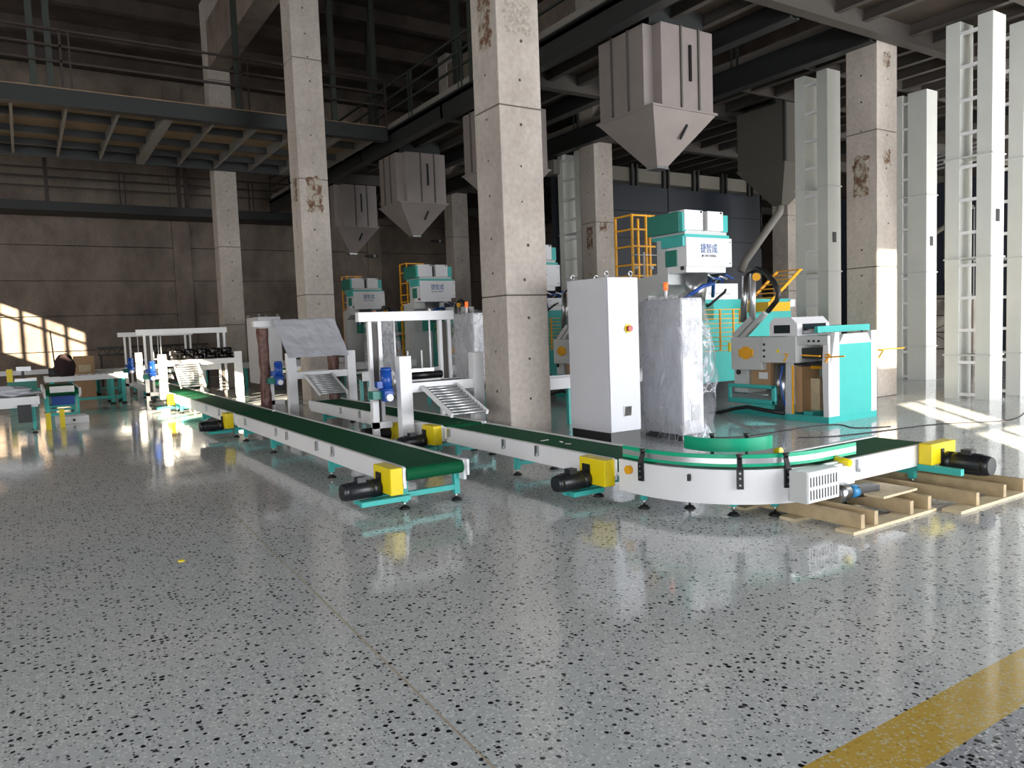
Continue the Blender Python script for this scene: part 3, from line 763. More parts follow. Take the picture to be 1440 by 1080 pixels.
def wrapped_cabinet(label, x, y):
    t = thing('wrapped_cabinet', label, 'cabinet', (x, y, 0))
    B(.0, .37, .0, .72, .08, 1.79).build('body', M_CAB, t, bevel=.006)
    B(.01, .36, -.012, .0, .1, 1.77).build('door', M_WHITE, t, bevel=.004)
    B(.02, .35, .02, .7, 0, .08).build('plinth', M_BLK, t)
    B(.14, .3, -.02, -.012, .25, .45).build('vent_grille', M_GREYP, t)
    G().cyl((.05, .3, 1.79), (.05, .3, 1.9), .02).build('lamp_stem', M_WHITE, t)
    G().cyl((.05, .3, 1.9), (.05, .3, 2.0), .03).build('signal_lamp', M_ORL, t)
    # film: rounded rectangular sleeve, bulging right
    sd = x*3.1+y
    def fn(u, v):
        a = 2*PI*u
        ca, sa = math.cos(a), math.sin(a)
        k = 1/max(abs(ca), abs(sa)*.999+1e-6)**.75
        bul = .05+.2*(math.sin(PI*min(1, v*1.12))**1.0)*max(0, ca)**1.5+.05*max(0, -sa)
        z = .02+1.84*v
        sh = 1.0 if v < .93 else max(.0, 1-((v-.93)/.07)**2*.9)
        rx = (.2+bul)*k*sh; ry = (.4+.05)*k*sh
        if v < .1: f = 1+.25*(1-v/.1); rx *= f; ry *= 1+.1*(1-v/.1)
        nz = noise.noise(Vector((ca*2.2+sd, sa*2.2, z*1.6)))*.075+noise.noise(Vector((ca*7, sa*7+sd, z*3.5)))*.03
        fold = .03*math.sin(a*9+z*4+noise.noise(Vector((z*2, ca*2, sd)))*5)+.02*abs(noise.noise(Vector((ca*9, sa*9, z*5))))
        q = 1+nz*1.2+fold
        return (.19+rx*ca*q, .36+ry*sa*q, z+.02*noise.noise(Vector((ca*4, sa*4, sd))))
    G().grid(fn, 90, 60).build('plastic_film', M_FILM, t)
    return t
wrapped_cabinet('control cabinet wrapped in clear plastic film, right of the unwrapped cabinet', 6.84, 6.76)
wrapped_cabinet('plastic-wrapped cabinet just left of the nearest concrete column', 6.75, 11.75)
wrapped_cabinet('plastic-wrapped cabinet seen through the open white gantry', 6.85, 16.3)

# ================================================================== BAGGING LINES
def make_bagger():
    t = thing('bagging_scale', '', 'machine', (8.84, 8.58, 0), 0, 'bagging scales under the hoppers')
    # front weigh box with logo
    B(.0, 1.04, 0, .42, 2.36, 2.82).build('weigh_box', M_WHITE, t, bevel=.008)
    B(.02, .92, .03, .42, 2.27, 2.36).build('box_skirt', M_WHITE, t)
    o = text('logo_text', '捷智成', .13, M_INK, t, (.5, -.004, 2.64), (PI/2, 0, 0)); o.scale = (1, 1.25, 1)
    text('logo_text', 'JIE ZHI CHENG', .05, M_INKD, t, (.5, -.004, 2.53), (PI/2, 0, 0))
    for z in (2.42, 2.76): G().cyl((.99, -.006, z), (.99, 0, z), .012, 8).build('screw', M_BEAM, t)
    B(-.02, 1.0, .02, .75, 2.82, 2.87).build('teal_ledge', M_TEAL, t)
    B(.0, .95, .03, .8, 2.87, 2.93).build('seal_plate', M_GREYP, t)
    for (a, b) in ((-.05, .36), (.46, .82)):
        B(a, b, -.02, .35, 2.93, 3.24).build('feed_gate', M_WHITE, t, bevel=.008)
    G().box(-.08, -.0, .0, .08, 2.91, 3.2).build('gate_cheek', M_TEAL, t)
    B(.82, .95, .0, .5, 2.92, 3.19).build('gate_cheek', M_TEAL, t)
    B(.37, .45, .08, .4, 2.93, 3.2).build('gate_gap', M_BEAM, t)
    B(.39, .44, .05, .08, 3.02, 3.12).build('latch', M_BLK, t)
    for x in (.3, .75): B(x, x+.03, -.03, 0, 3.2, 3.23).build('latch', M_BLK, t)
    B(-.1, .0, .06, .78, 2.9, 3.22).build('side_cover', M_TEALD, t, bevel=.01)
    # side body with rounded teal hatch
    B(.0, .9, .42, .66, 2.1, 2.82).build('side_body', M_GREYP, t)
    B(-.05, .0, .03, .52, 2.68, 2.84).build('dust_cover', M_TEAL, t, bevel=.01)
    B(-.02, .0, .2, .46, 2.38, 2.64).build('hatch', M_TEALD, t, bevel=.03)
    B(-.01, .0, .06, .13, 2.31, 2.37).build('name_plate', M_BEAM, t)
    # c-shaped arm
    G().prism([(.15, 2.36), (.66, 2.36), (.66, 2.6), (.72, 2.3), (1.3, 2.25), (1.3, 0.0), (1.0, 0.0), (1.0, 1.95), (.6, 2.1), (.45, 2.3)], 'x', .1, .8).build('support_column', M_GREYP, t)
    B(.1, .9, .7, 1.4, 0, .12).build('base_plate', M_TEAL, t)
    G().cyl((.45, .25, 1.75), (.45, .25, 2.27), .14, 20, .2).build('bag_spout', M_SIL, t)
    G().box(.2, .75, .15, .4, 1.5, 1.78).build('clamp', M_TEALD, t)
    G().tube([(.3, .5, 1.7), (.2, .3, 1.85), (.4, .05, 2.05), (.7, .1, 2.1), (.9, .3, 1.9)], .03, 8).build('air_hose', M_BLUE, t)
    G().tube([(.6, .5, 1.6), (.6, .1, 1.75), (.85, .0, 1.95), (1.1, .2, 2.0)], .022, 8).build('air_hose', M_BLK, t)
    # yellow access cage
    cg = G()
    X0, X1, Y0, Y1 = .45, 1.0, 1.75, 2.2
    for (x, y) in ((X0, Y0), (X0+.33, Y0), (X0+.42, Y0), (X1, Y1), (X0, Y1)):
        G().bar((x, y, 2.3), (x, y, 3.45), .035).build('cage_post', M_ORY, t)
    for z in (2.35, 2.55, 2.88, 3.18, 3.43):
        G().bar((X0, Y0, z), (X1, Y0, z), .03).bar((X0, Y0, z), (X0, Y1, z), .03).build('cage_rail', M_ORY, t)
    B(X0, X1+.4, Y0, Y1, 2.24, 2.3).build('cage_floor', M_ORY, t)
    for (x, y) in ((X0, Y0), (X1+.35, Y0), (X0, Y1), (X1+.35, Y1)):
        G().bar((x, y, 0), (x, y, 2.24), .05).build('cage_leg', M_ORY, t)
    for k in range(7):
        G().bar((X0, Y0-.02, .3*k+.2), (X0+.35, Y0-.02, .3*k+.2), .025).build('ladder_rung', M_ORY, t)
    return t
b0 = make_bagger()
bl = ['nearest bagging scale head with blue lettering, above the film-wrapped cabinet',
      'bagging scale whose edge shows between the nearest column and the tall cabinet',
      'bagging scale head behind the open gantry, larger of the two seen there',
      'farthest bagging scale head, beside the second concrete column']
b0['label'] = bl[0]

def make_bagmachine():
    """automatic bag feeding machine, origin at its near floor corner (9.35, 6.45)"""
    t = thing('bag_feeding_machine', '', 'machine', (9.35, 6.45, 0), 0, 'teal and white bag feeding machines')
    # base frame
    G().box(0, 1.15, 0, .06, 0, .09).box(0, 1.15, .66, .72, 0, .09).box(0, .06, .06, .66, 0, .09).box(1.09, 1.15, .06, .66, 0, .09).build('base_frame', M_TEAL, t)
    B(.06, 1.09, .06, .66, .02, .06).build('base_tray', M_BLK, t)
    B(.06, 1.0, .3, .45, .06, .14).build('tray_beam', M_TEAL, t)
    # front face: white corner posts, teal panel, white trapezoid
    G().prism([(0, .09), (.25, .09), (.25, 1.27), (.16, 1.27), (.1, 1.0), (.03, .75)], 'y', 0, .06).build('corner_post', M_WHITE, t)
    B(1.02, 1.15, 0, .06, .09, 1.27).build('corner_post', M_WHITE, t)
    B(.25, 1.02, .004, .05, .09, 1.1).build('front_panel', M_TEAL, t)
    G().prism([(.25, 1.1), (1.02, 1.1), (.93, 1.24), (.36, 1.24)], 'y', .002, .05).build('top_plate', M_WHITE, t)
    B(1.1, 1.15, .06, .66, .09, 1.2).build('rear_panel', M_WHITE, t)
    # left face frame
    G().prism([(.0, .09), (.08, .09), (.1, .8), (.08, 1.12), (.0, 1.12)], 'x', 0, .04).build('side_post', M_WHITE, t)
    G().prism([(.6, .09), (.72, .09), (.7, .8), (.68, 1.12), (.6, 1.12)], 'x', 0, .05).build('side_post', M_GREYP, t)
    B(.0, .04, .595, .602, .09, .8).build('post_strip', M_ORY, t)
    pn = B(-.01, .05, .0, .7, 1.1, 1.23).build('control_panel', M_GREYP, t, bevel=.01)
    for k, y in enumerate((.14, .22, .3)): G().cyl((-.01, y, 1.155), (-.025, y, 1.155), .016, 12).build('button', M_BLK, pn)
    B(-.014, -.01, .5, .62, 1.15, 1.19).build('panel_label', M_INK, pn)
    B(.1, .5, .5, .62, .12, .78).build('carton_stack', M_CARD, t)
    B(.3, .9, .35, .55, .14, .6).build('carton', M_WOODL, t)
    G().box(.3, .36, .2, .28, .1, .8).box(.3, .36, .2, .5, .74, .82).build('hose_guard', M_ORY, t)
    G().cyl((.3, .22, .12), (.3, .22, .3), .05).build('pump', M_ORY, t)
    B(.08, 1.0, .1, .62, .8, .84).build('inner_shelf', M_BLK, t)
    B(.1, .9, .12, .55, .9, 1.05).build('inner_box', M_BEAM, t)
    # handles
    for (a, b) in (((-.05, .02, .93), (-.05, -.28, .95)), ((-.1, .35, .96), (-.1, .06, .95)), ((1.15, -.03, .98), (1.75, -.06, .98))):
        G().bar(a, b, .03, .02).build('handle_bar', M_ORY, t)
    for (x, y) in ((-.04, .02), (-.04, .7), (1.17, -.02)):
        G().bar((x, y, .97), (x, y-.07, .97), .02).bar((x, y-.07, .97), (x, y, .86), .02).build('handle_bracket', M_ORY, t)
    # top roller assembly
    tp = B(.15, 1.1, .25, .6, 1.26, 1.3).build('roller_deck', M_SIL, t)
    B(.05, 1.3, .2, .25, 1.27, 1.36).build('deck_side', M_TEAL, t); B(.05, 1.2, .6, .64, 1.27, 1.36).build('deck_side', M_TEALD, t)
    for k in range(8): G().cyl((.2+.11*k, .25, 1.31), (.2+.11*k, .6, 1.31), .025, 10).build('roller', M_SIL, tp)
    # hood
    G().prism([(.5, 1.23), (.98, 1.23), (.98, 1.42), (.9, 1.5), (.6, 1.5), (.5, 1.4)], 'x', 0, .75).build('hood', M_WHITE, t)
    B(-.006, 0, .62, .9, 1.27, 1.39).build('hood_window', M_GLASS, t)
    B(.12, .66, .494, .5, 1.25, 1.4).build('hood_window', M_GLASS, t)
    # middle boxes
    b1 = B(-.04, .5, .5, 1.1, .84, 1.22).build('switch_box', M_GREYP, t, bevel=.006)
    for z in (.93, 1.02, 1.11): G().cyl((-.04, 1.05, z), (-.05, 1.05, z), .018, 12).build('indicator', M_BLK, b1)
    G().prism([(.77, .99), (.84, .99), (.805, 1.05)], 'x', -.046, -.04).build('warning_sign', M_YEL, b1)
    b2 = B(-.02, .5, 1.12, 1.7, .72, 1.22).build('side_box', M_GREYP, t, bevel=.01)
    G().cyl((-.02, 1.4, .98), (-.05, 1.4, .98), .1, 24).build('yellow_disc', M_ORY, b2)
    B(-.045, -.02, 1.26, 1.54, .92, 1.04).build('yellow_knob', M_ORY, b2, bevel=.02)
    G().cyl((-.02, 1.55, .68), (-.04, 1.55, .68), .04, 14).build('round_port', M_BLK, t)
    B(.05, .5, 1.45, 1.7, .35, .73).build('post', M_GREYP, t)
    B(.1, .5, 1.05, 1.42, .46, .84).build('carton', M_CARD, t)
    B(.09, .1, 1.1, 1.26, .58, .68).build('carton_label', M_WHITE, t)
    G().cyl((.2, .9, .12), (.2, .9, .8), .13, 24).build('steel_drum', M_SIL, t)
    B(.15, 1.1, .72, 1.9, 0, .1).build('rear_base', M_TEAL, t)
    G().box(-.05, 0, .85, 1.75, .2, .28).box(-.05, 0, .85, 1.75, .44, .5).box(-.05, 0, .85, .93, .2, .5).box(-.05, 0, 1.7, 1.76, .2, .5).build('teal_cradle', M_TEAL, t, bevel=.02)
    G().cyl((-.03, .98, .35), (-.03, 1.65, .36), .012, 8).build('slide_rod', M_SIL, t)
    G().tube([(-.04, .7, .1), (-.1, 1.0, .13), (-.12, 1.3, .16), (-.1, 1.55, .12), (-.08, 1.9, .03), (-.1, 2.1, .02)], .03, 8).build('corrugated_hose', M_BLK, t)
    G().tube([(-.02, .74, .8), (-.03, .78, .6), (-.02, .75, .4), (0, .72, .2)], .012, 8).build('blue_hose', M_BLUE, t)
    # articulated arm with black hose arch
    G().cyl((.25, 1.68, 1.45), (.25, 1.62, 2.18), .055, 14).build('arm_tube', M_SIL, t)
    G().cyl((.27, 1.52, 1.42), (.27, 1.5, 2.2), .05, 14).build('arm_tube', M_ALU, t)
    G().bar((.25, 1.85, 1.22), (.25, 1.5, 1.5), .09).bar((.25, 1.7, 1.2), (.25, 1.25, 1.58), .07).build('arm_base', M_GREYP, t)
    G().cyl((.22, 1.38, 2.14), (.18, 1.36, 2.14), .06, 16).build('lamp_head', M_ORY, t)
    G().tube([(.3, 1.68, 2.1), (.3, 1.6, 2.22), (.3, 1.45, 2.27), (.3, 1.28, 2.2), (.3, 1.13, 2.05), (.3, 1.04, 1.88), (.3, 1.08, 1.76), (.3, 1.25, 1.6)], .04, 10).build('hose_arch', M_BLK, t)
    G().cyl((.35, 1.12, 1.28), (.35, 1.12, 1.42), .055, 14).build('regulator', M_YEL, t)
    for k in range(10):
        z = 1.67-.075*k
        x1 = .78 if k < 4 else .62
        G().bar((-.1, 2.2, z), (x1, 2.2, z), .014).build('guard_bar', M_ORY, t)
    for x in (.3, .78): G().bar((x, 2.2, 1.0 if x < .5 else 1.42), (x, 2.2, 1.67), .025).build('guard_post', M_ORY, t)
    G().bar((.62, 2.2, .95), (.62, 2.2, 1.67), .025).build('guard_post', M_ORY, t)
    B(.5, .62, 2.19, 2.22, .97, 1.12).build('guard_plate', M_YEL, t)
    return t
m0 = make_bagmachine()
def make_magazine():
    t = thing('bag_magazine', '', 'machine', (9.35, 6.45, 0), 0, 'teal bag magazines with yellow stairs')
    # large rear housing
    B(.55, 3.05, 2.9, 3.9, .4, 1.86).build('rear_housing', M_TEAL, t)
    G().prism([(.45, 1.86), (1.5, 1.86), (1.5, 2.14), (.62, 2.14)], 'y', 2.85, 3.6).build('housing_cap', M_WHITE, t)
    G().box(.68, .8, 2.845, 2.85, 2.07, 2.09).box(.75, 1.3, 2.845, 2.85, 1.95, 1.975).box(.75, 1.15, 2.845, 2.85, 1.985, 1.995).build('faded_print', M_GREYP, t)
    B(2.95, 3.1, 2.84, 2.9, 1.7, 1.84).build('corner_cap', M_WHITE, t)
    # inclined yellow stair
    a0, a1 = Vector((1.75, 2.5, 1.78)), Vector((2.6, 2.5, 2.36))
    for y in (2.35, 2.85): G().bar((a0.x, y, a0.z), (a1.x, y, a1.z), .02, .05).build('stringer', M_ORY, t)
    for k in range(8):
        p = a0+(a1-a0)*(k/7)
        B(p.x-.05, p.x+.07, 2.35, 2.85, p.z-.008, p.z+.008).build('tread', M_ORY, t)
    B(1.7, 2.3, 2.35, 2.85, 1.62, 1.78).build('stair_base', M_ORY, t)
    for k in range(6):
        G().tube([(.1+.16*k, 2.7, 2.14), (.12+.16*k, 2.6, 2.22+.03*(k % 3)), (.3+.16*k, 2.6, 2.2)], .018, 8).build('air_line', M_BLUE if k % 2 else M_ALU, t)
    return t
g0 = make_magazine()
gl_ = ['nearest teal bag magazine with yellow stair behind the silver arm', 'bag magazine mostly hidden behind the tall cabinet', 'bag magazine behind the open gantry', 'farthest bag magazine, behind the open gantry']
g0['label'] = gl_[0]
ml = ['nearest teal and white bag feeding machine, standing alone at the right',
      'bag feeding machine hidden behind the tall cabinet, a sliver shows beside the column',
      'bag feeding machine seen through the right half of the open gantry',
      'farthest bag feeding machine, behind the left posts of the open gantry']
m0['label'] = ml[0]

# bag conveyor of each line leading to its gantry
def make_feed():
    t = thing('feed_conveyor', '', 'conveyor', (5.3, 8.75, 0), 0, 'raised feed conveyors of the bagging lines')
    B(0, 3.4, 0, .45, .68, .72).build('belt', M_BELT, t)
    for y in (-.03, .45): B(0, 3.4, y, y+.03, .6, .76).build('side_panel', M_WHITE, t)
    for x in (.15, 1.6, 3.2):
        for y in (.02, .43): B(x-.03, x+.03, y-.03, y+.03, 0, .6).build('leg', M_TEAL, t)
    G().cyl((.3, -.04, .66), (.3, -.08, .66), .03).build('bearing', M_YEL, t)
    return t
f0 = make_feed()
fl = ['raised feed conveyor behind the big column and the tall cabinet', 'raised feed conveyor leading to the plastic-covered gantry',
      'raised feed conveyor behind the roll-stand gantry', 'farthest raised feed conveyor']
f0['label'] = fl[0]
for k in (1, 2, 3):
    o = copy_tree(b0); o.location = (8.84, 8.58+PITCH*k, 0); o['label'] = bl[k]
    o = copy_tree(m0); o.location = (9.35, 6.45+PITCH*k, 0); o['label'] = ml[k]
    o = copy_tree(g0); o.location = (9.35, 6.45+PITCH*k, 0); o['label'] = gl_[k]
    o = copy_tree(f0); o.location = (5.3, 8.75+PITCH*k, 0); o['label'] = fl[k]

# ------------------------------------------------------------------ gantries that lower bags on the conveyors
def roller_chute(t, x0, x1, y0, z0, y1, z1, n=11):
    for x in (x0, x1): G().bar((x, y0, z0), (x, y1, z1), .03, .05).build('chute_rail', M_WHITE, t)
    r0 = None
    for k in range(n):
        f = (k+.6)/n
        p = (0, y0+(y1-y0)*f, z0+(z1-z0)*f)
        if r0 is None:
            r0 = G().cyl((x0, 0, 0), (x1, 0, 0), .019, 12).build('chute_roller', M_ALU, t); r0.location = p
        else: clone(r0, p)
def gearmotor_v(t, x, y, z, m):
    g = G().cyl((x, y, z+.1), (x, y, z+.32), .07, 20).build('gear_motor', m, t)
    G().cyl((x, y, z+.32), (x, y, z+.37), .074, 20, .06).build('fan_cover', m, g)
    G().cyl((x, y, z+.08), (x, y, z+.11), .09, 20).build('flange', m, g)
    B(x-.06, x+.06, y-.07, y+.05, z-.05, z+.09).build('gear_case', m, g, bevel=.01)
    G().cyl((x, y-.07, z+.0), (x, y-.1, z+.0), .045, 16).build('shaft_ring', M_WHITE, g)
    B(x-.13, x-.06, y-.03, y+.05, z+.12, z+.2).build('terminal_box', m, g)
def gantry(label, x, y, w, tall=True, dz=0.0, group='bag lowering gantries'):
    """x = left outer post, y = front, w = overall width"""
    t = thing('lowering_gantry', label, 'gantry', (x, y, 0), 0, group)
    for px in (0, w-.16):
        B(px, px+.16, 0, .13, .0, 1.2).build('front_post', M_WHITE, t, bevel=.004)
    # deck between posts
    B(.16, w-.16, .02, .06, .74+dz, .86+dz).build('deck_rail', M_WHITE, t)
    B(.16, w-.16, .4, .44, .74+dz, .86+dz).build('deck_rail', M_WHITE, t)
    B(.16, w-.16, .06, .4, .82+dz, .85+dz).build('deck_belt', M_BLK, t)
    roller_chute(t, .3, .78, .0, .8+dz, -.75, .5)
    G().bar((.16, .03, .35), (.6, -.4, .36), .012).build('stay_rod', M_SIL, t)
    if tall:
        for px in (-.22, w-.43):
            for d in (0, .13):
                B(px+d, px+d+.045, .4, .46, .3, 1.66).build('mast', M_WHITE, t)
            B(px+.055, px+.12, .42, .46, .3, 1.62).build('guide_track', M_JOIST, t)
        B(-.36, w-.22, .36, .46, 1.64, 1.76).build('top_beam', M_WHITE, t, bevel=.004)
        for px in (.12, .62): G().cyl((px, .38, .9), (px, .38, 1.66), .013, 8).build('guide_rod', M_WHITE, t)
        B(.14, .62, .3, .5, .98, 1.02).build('lift_plate', M_ALU, t)
        G().cyl((.2, .35, .93), (.75, .35, .93), .05, 12).build('press_roller', M_BLK, t)
        for px in (.3, .5): G().cyl((px, .4, 1.0), (px, .4, 1.25), .012, 8).build('cylinder_rod', M_WHITE, t)
        B(.1, w-.42, .42, .46, .8, .95).build('mid_beam', M_WHITE, t)
        B(.2, .42, .44, .62, .75, .9).build('valve_block', M_MOT, t)
    # lower side frame with motor
    G().box(-.25, .0, .3, .36, .3, .38).box(-.25, -.17, .3, .36, .0, .8).build('side_frame', M_WHITE, t)
    G().box(-.25, .1, .35, .42, .74, .82).build('side_frame', M_WHITE, t)
    gearmotor_v(t, -.12, .15, .7, M_BLUE)
    B(-.3, -.18, .16, .3, .68, .78).build('green_block', M_TEALD, t)
    return t
gA = gantry('open white gantry with roller chute left of the nearest column, blue motor on its side', 3.85, 8.55, 1.2)
make_mot = G().cyl((-.3, .55, .2), (.05, .55, .2), .09, 20).build('floor_motor', M_BLK, gA)
B(.05, .2, .48, .62, .12, .32).build('motor_cover', M_YEL, gA)
# gantry B : covered with sheet, brown-wrapped posts
gB = gantry('white gantry covered by a grey plastic sheet, over the second conveyor', 3.83, 13.2, 1.25, tall=False)
B(-.42, .1, .45, .6, 1.68, 1.78).build('top_beam', M_WHITE, gB)
for px in (-.3, .95):
    def fw(u, v, px=px):
        a = 2*PI*u; z = .05+v*(1.6 if px < 0 else 1.1)
        r = .085+.03*noise.noise(Vector((math.cos(a)*2, math.sin(a)*2+px, z*4)))
        return (px+r*math.cos(a)*1.1, .35+r*math.sin(a), z)
    G().grid(fw, 20, 24).build('wrapped_post', M_BROWNW, gB)
def fs(u, v):
    # from top rear edge down over the front
    x = -.12+1.1*u+.12*v
    if v < .08: y = .45-.5*v/.08*.3; z = 1.8
    else:
        q = (v-.08)/.92; y = .3-.38*q; z = 1.8-.68*q
    n_ = noise.noise(Vector((u*6, v*5, 1)))*.02+noise.noise(Vector((u*14, v*11, 4)))*.008
    return (x, y-n_, z+n_*.6)
G().grid(fs, 50, 40).build('plastic_sheet', M_SHEET, gB)
def fs2(u, v):
    n_ = noise.noise(Vector((u*5, v*5, 9)))*.03
    return (.05+.3*u+.1*v, .0-.25*v+n_, .5-.35*v+n_)
# gantry C and D
gC = gantry('white gantry with black film rolls on its deck, the nearer of the two at left', 2.42, 17.9, 1.75, dz=.2)
gD = gantry('farther white gantry at left, partly hidden by the one with film rolls', 2.5, 22.6, 1.75)
# rolls on gantry C
rolls = 'black film-wrapped rolls on the gantry deck'
pl = [(2.70+.262*k, 1.21) for k in range(6)]+[(2.78+.26*k, 1.335) for k in range(5)]
rl = ['leftmost lower film roll', 'second lower film roll from the left', 'third lower film roll from the left', 'fourth lower film roll from the left',
      'fifth lower film roll from the left', 'rightmost lower film roll', 'leftmost upper film roll', 'second upper film roll from the left', 'third upper film roll from the left', 'fourth upper film roll from the left', 'rightmost upper film roll']
rproto = None
for k, ((x, z), l) in enumerate(zip(pl, rl)):
    if rproto is None:
        pr_ = [(.0, 0), (.11, 0), (.127, .02), (.13, .06), (.127, .1), (.11, .12), (.0, .12)]
        g = G(); n = 20
        vs = []; fs_ = []
        for (r_, z_) in pr_:
            for q in range(n): vs.append((max(r_, .03)*math.cos(2*PI*q/n), max(r_, .03)*math.sin(2*PI*q/n), z_))
        for a in range(len(pr_)-1):
            for q in range(n): fs_.append((a*n+q, a*n+(q+1) % n, (a+1)*n+(q+1) % n, (a+1)*n+q))
        g.add(vs, fs_, True)
        ro = thing('film_roll', '', 'roll', (0, 0, 0), 0, rolls)
        g.build('wound_film', M_BLKW, ro); G().cyl((0, 0, -.003), (0, 0, .124), .035, 12).build('core', M_BLK, ro)
        rproto = ro
    else: ro = copy_tree(rproto)
    ro.location = (x+.05, 18.08+.02*(k % 3), z-.154)
    ro['label'] = 'black shiny '+l+' on the sunlit gantry deck'
# support tray under the rolls
B(.2, 1.6, -.02, .45, 1.045, 1.056).build('roll_tray', M_WHITE, gC)

# ================================================================== LEFT SIDE CLUTTER
def roller_table(label, loc, rz, L, W, h, topm=M_ALU):
    t = thing('roller_table', label, 'conveyor', loc, rz)
    for y in (0, W-.04): B(0, L, y, y+.04, h-.12, h).build('side_panel', M_WHITE, t)
    r0 = None
    n = int(L/.16)
    for k in range(n):
        if r0 is None:
            r0 = G().cyl((0, .04, h-.04), (0, W-.04, h-.04), .035, 10).build('roller', topm, t); r0.location = (.1, 0, 0)
        else: clone(r0, (.1+.16*k, 0, 0))
    for x in (.15, L-.35, L-.1):
        for y in (.05, W-.05):
            lg = B(x-.04, x+.04, y-.04, y+.04, .04, h-.12).build('leg', M_TEAL, t)
            G().cyl((x, y, 0), (x, y, .04), .06, 12).build('foot', M_RUBBER, lg)
        B(x-.02, x+.02, .05, W-.05, .14, .2).build('cross_bar', M_TEAL, t)
    B(.15, L-.1, .03, .07, .14, .2).build('long_bar', M_TEAL, t)
    return t
roller_table('long roller table with teal legs at left, in front of the sun patches', (.35, 20.9, 0), 0, 1.75, 1.0, .74)
roller_table('rear roller table at left behind the white post of the far gantry', (1.6, 25.0, 0), 0, 3.2, 1.0, .72)
roller_table('roller table farthest left against the back wall', (-1.5, 27.0, 0), 0, 3.0, .9, .75)
t = belt_conveyor('green belt conveyor end with teal legs beside the dark cloth heap', (.88, 17.35, 0), R90, 2.6, .62, .62, (.12, 1.4, 2.4), None, 'green belt conveyors')
B(.0, .08, .1, .52, .56, .68).build('white_end_cover', M_WHITE, t)
B(.1, .35, .1, .5, .3, .48).build('drive_motor', M_BLUE, t)
G().prism([(.3, .42), (.62, .5), (.3, .55)], 'y', .2, .3).build('yellow_guard', M_YEL, t)
t = belt_conveyor('green belt conveyor cut by the left edge of the photo', (-1.27, 15.35, 0), 0, 1.42, .75, .62, (.2, 1.33), None, 'green belt conveyors')
B(1.1, 1.3, -.1, -.02, .2, .5).build('drive_motor', M_BLK, t)
B(1.5, 1.58, .3, .38, .0, .3).build('yellow_guard', M_YEL, t)
B(1.72, 1.8, .5, .58, .0, .34).build('yellow_guard', M_YEL, t)
def blob(name, label, cat, loc, rad, m, seed=0, zs=1.0, amp=.25):
    def fn(u, v):
        a = 2*PI*u; b = PI*(v-.5)
        d = Vector((math.cos(a)*math.cos(b), math.sin(a)*math.cos(b), math.sin(b)))
        r = 1+amp*noise.noise(d*2.2+Vector((seed, 0, 0)))
        p = (d.x*rad[0]*r, d.y*rad[1]*r, max(-rad[2]*.75, d.z*rad[2]*r)+rad[2]*.75)
        return p
    o = G().grid(fn, 28, 18).build(name, m); o.location = loc
    return tag(o, label, cat)
blob('cloth_heap', 'dark maroon cloth heap draped over the roller table at left', 'cloth', (.78, 20.95, .74), (.22, .25, .3), M_DARKF, 3)
blob('plastic_heap', 'crumpled white plastic film on the green belt at the left edge', 'film', (-.35, 15.65, .625), (.42, .22, .1), M_SHEET, 5, amp=.6)
t = thing('white_box', 'low white metal box lying on the floor at left', 'box', (.42, 16.75, 0), .1)
B(0, .5, -.3, .2, 0, .14).build('body', M_WHITE, t, bevel=.006); G().cyl((.25, -.305, .07), (.25, -.3, .07), .025, 12).build('hole', M_BLK, t)
t = thing('tool_crate', 'dark crate of tools on the roller table left of the cloth heap', 'crate', (.45, 21.2, .74))
G().box(0, .35, 0, .3, 0, .02).box(0, .35, 0, .02, 0, .2).box(0, .35, .28, .3, 0, .2).box(0, .02, 0, .3, 0, .2).box(.33, .35, 0, .3, 0, .2).build('tray', M_BLK, t)
G().bar((.15, .1, .02), (.1, .15, 1.1), .03).build('rod', M_BLK, t)
t = thing('valve_unit', 'small white and blue control unit on the roller table', 'machine', (.78, 21.3, .74))
B(0, .16, 0, .2, 0, .22).build('housing', M_WHITE, t); B(.01, .15, -.01, 0, .05, .15).build('screen', M_BLUE, t)
t = thing('carton', 'brown carton standing in front of the sun patches', 'box', (1.15, 24.6, .0))
B(0, .5, 0, .5, 0, 1.15).build('body', M_CARD, t); B(.1, .4, -.004, 0, .7, .9).build('carton_label', M_WOODL, t)
t = thing('teal_machine', 'teal machine with yellow cover at the far left, behind the belt conveyor', 'machine', (-.4, 21.6, 0))
B(0, .6, 0, .5, 0, .65).build('body', M_TEALD, t); B(0, .12, -.02, .4, .65, .95).build('yellow_cover', M_YEL, t); B(.15, .6, 0, .4, .65, .72).build('top_tray', M_ALU, t)
B(.2, .5, .1, .3, .9, 1.0).build('gear_box', M_ALU, t); B(.3, .36, .15, .2, .72, .9).build('stand', M_BLK, t)
t = thing('truss_frame', 'dark lattice frame on legs against the sunlit wall', 'frame', (2.1, 29.5, 0))
G().box(0, 3.6, 0, .06, 1.3, 1.36).box(0, 3.6, 0, .06, 1.05, 1.11).build('chord', M_BEAM, t)
for k in range(12): G().bar((.3*k, .03, 1.08), (.3*k+.15, .03, 1.33), .025).bar((.3*k+.15, .03, 1.33), (.3*k+.3, .03, 1.08), .025).build('lattice_bar', M_BEAM, t)
for x in (.05, 3.5): B(x, x+.08, 0, .08, 0, 1.05).build('leg', M_BEAM, t)

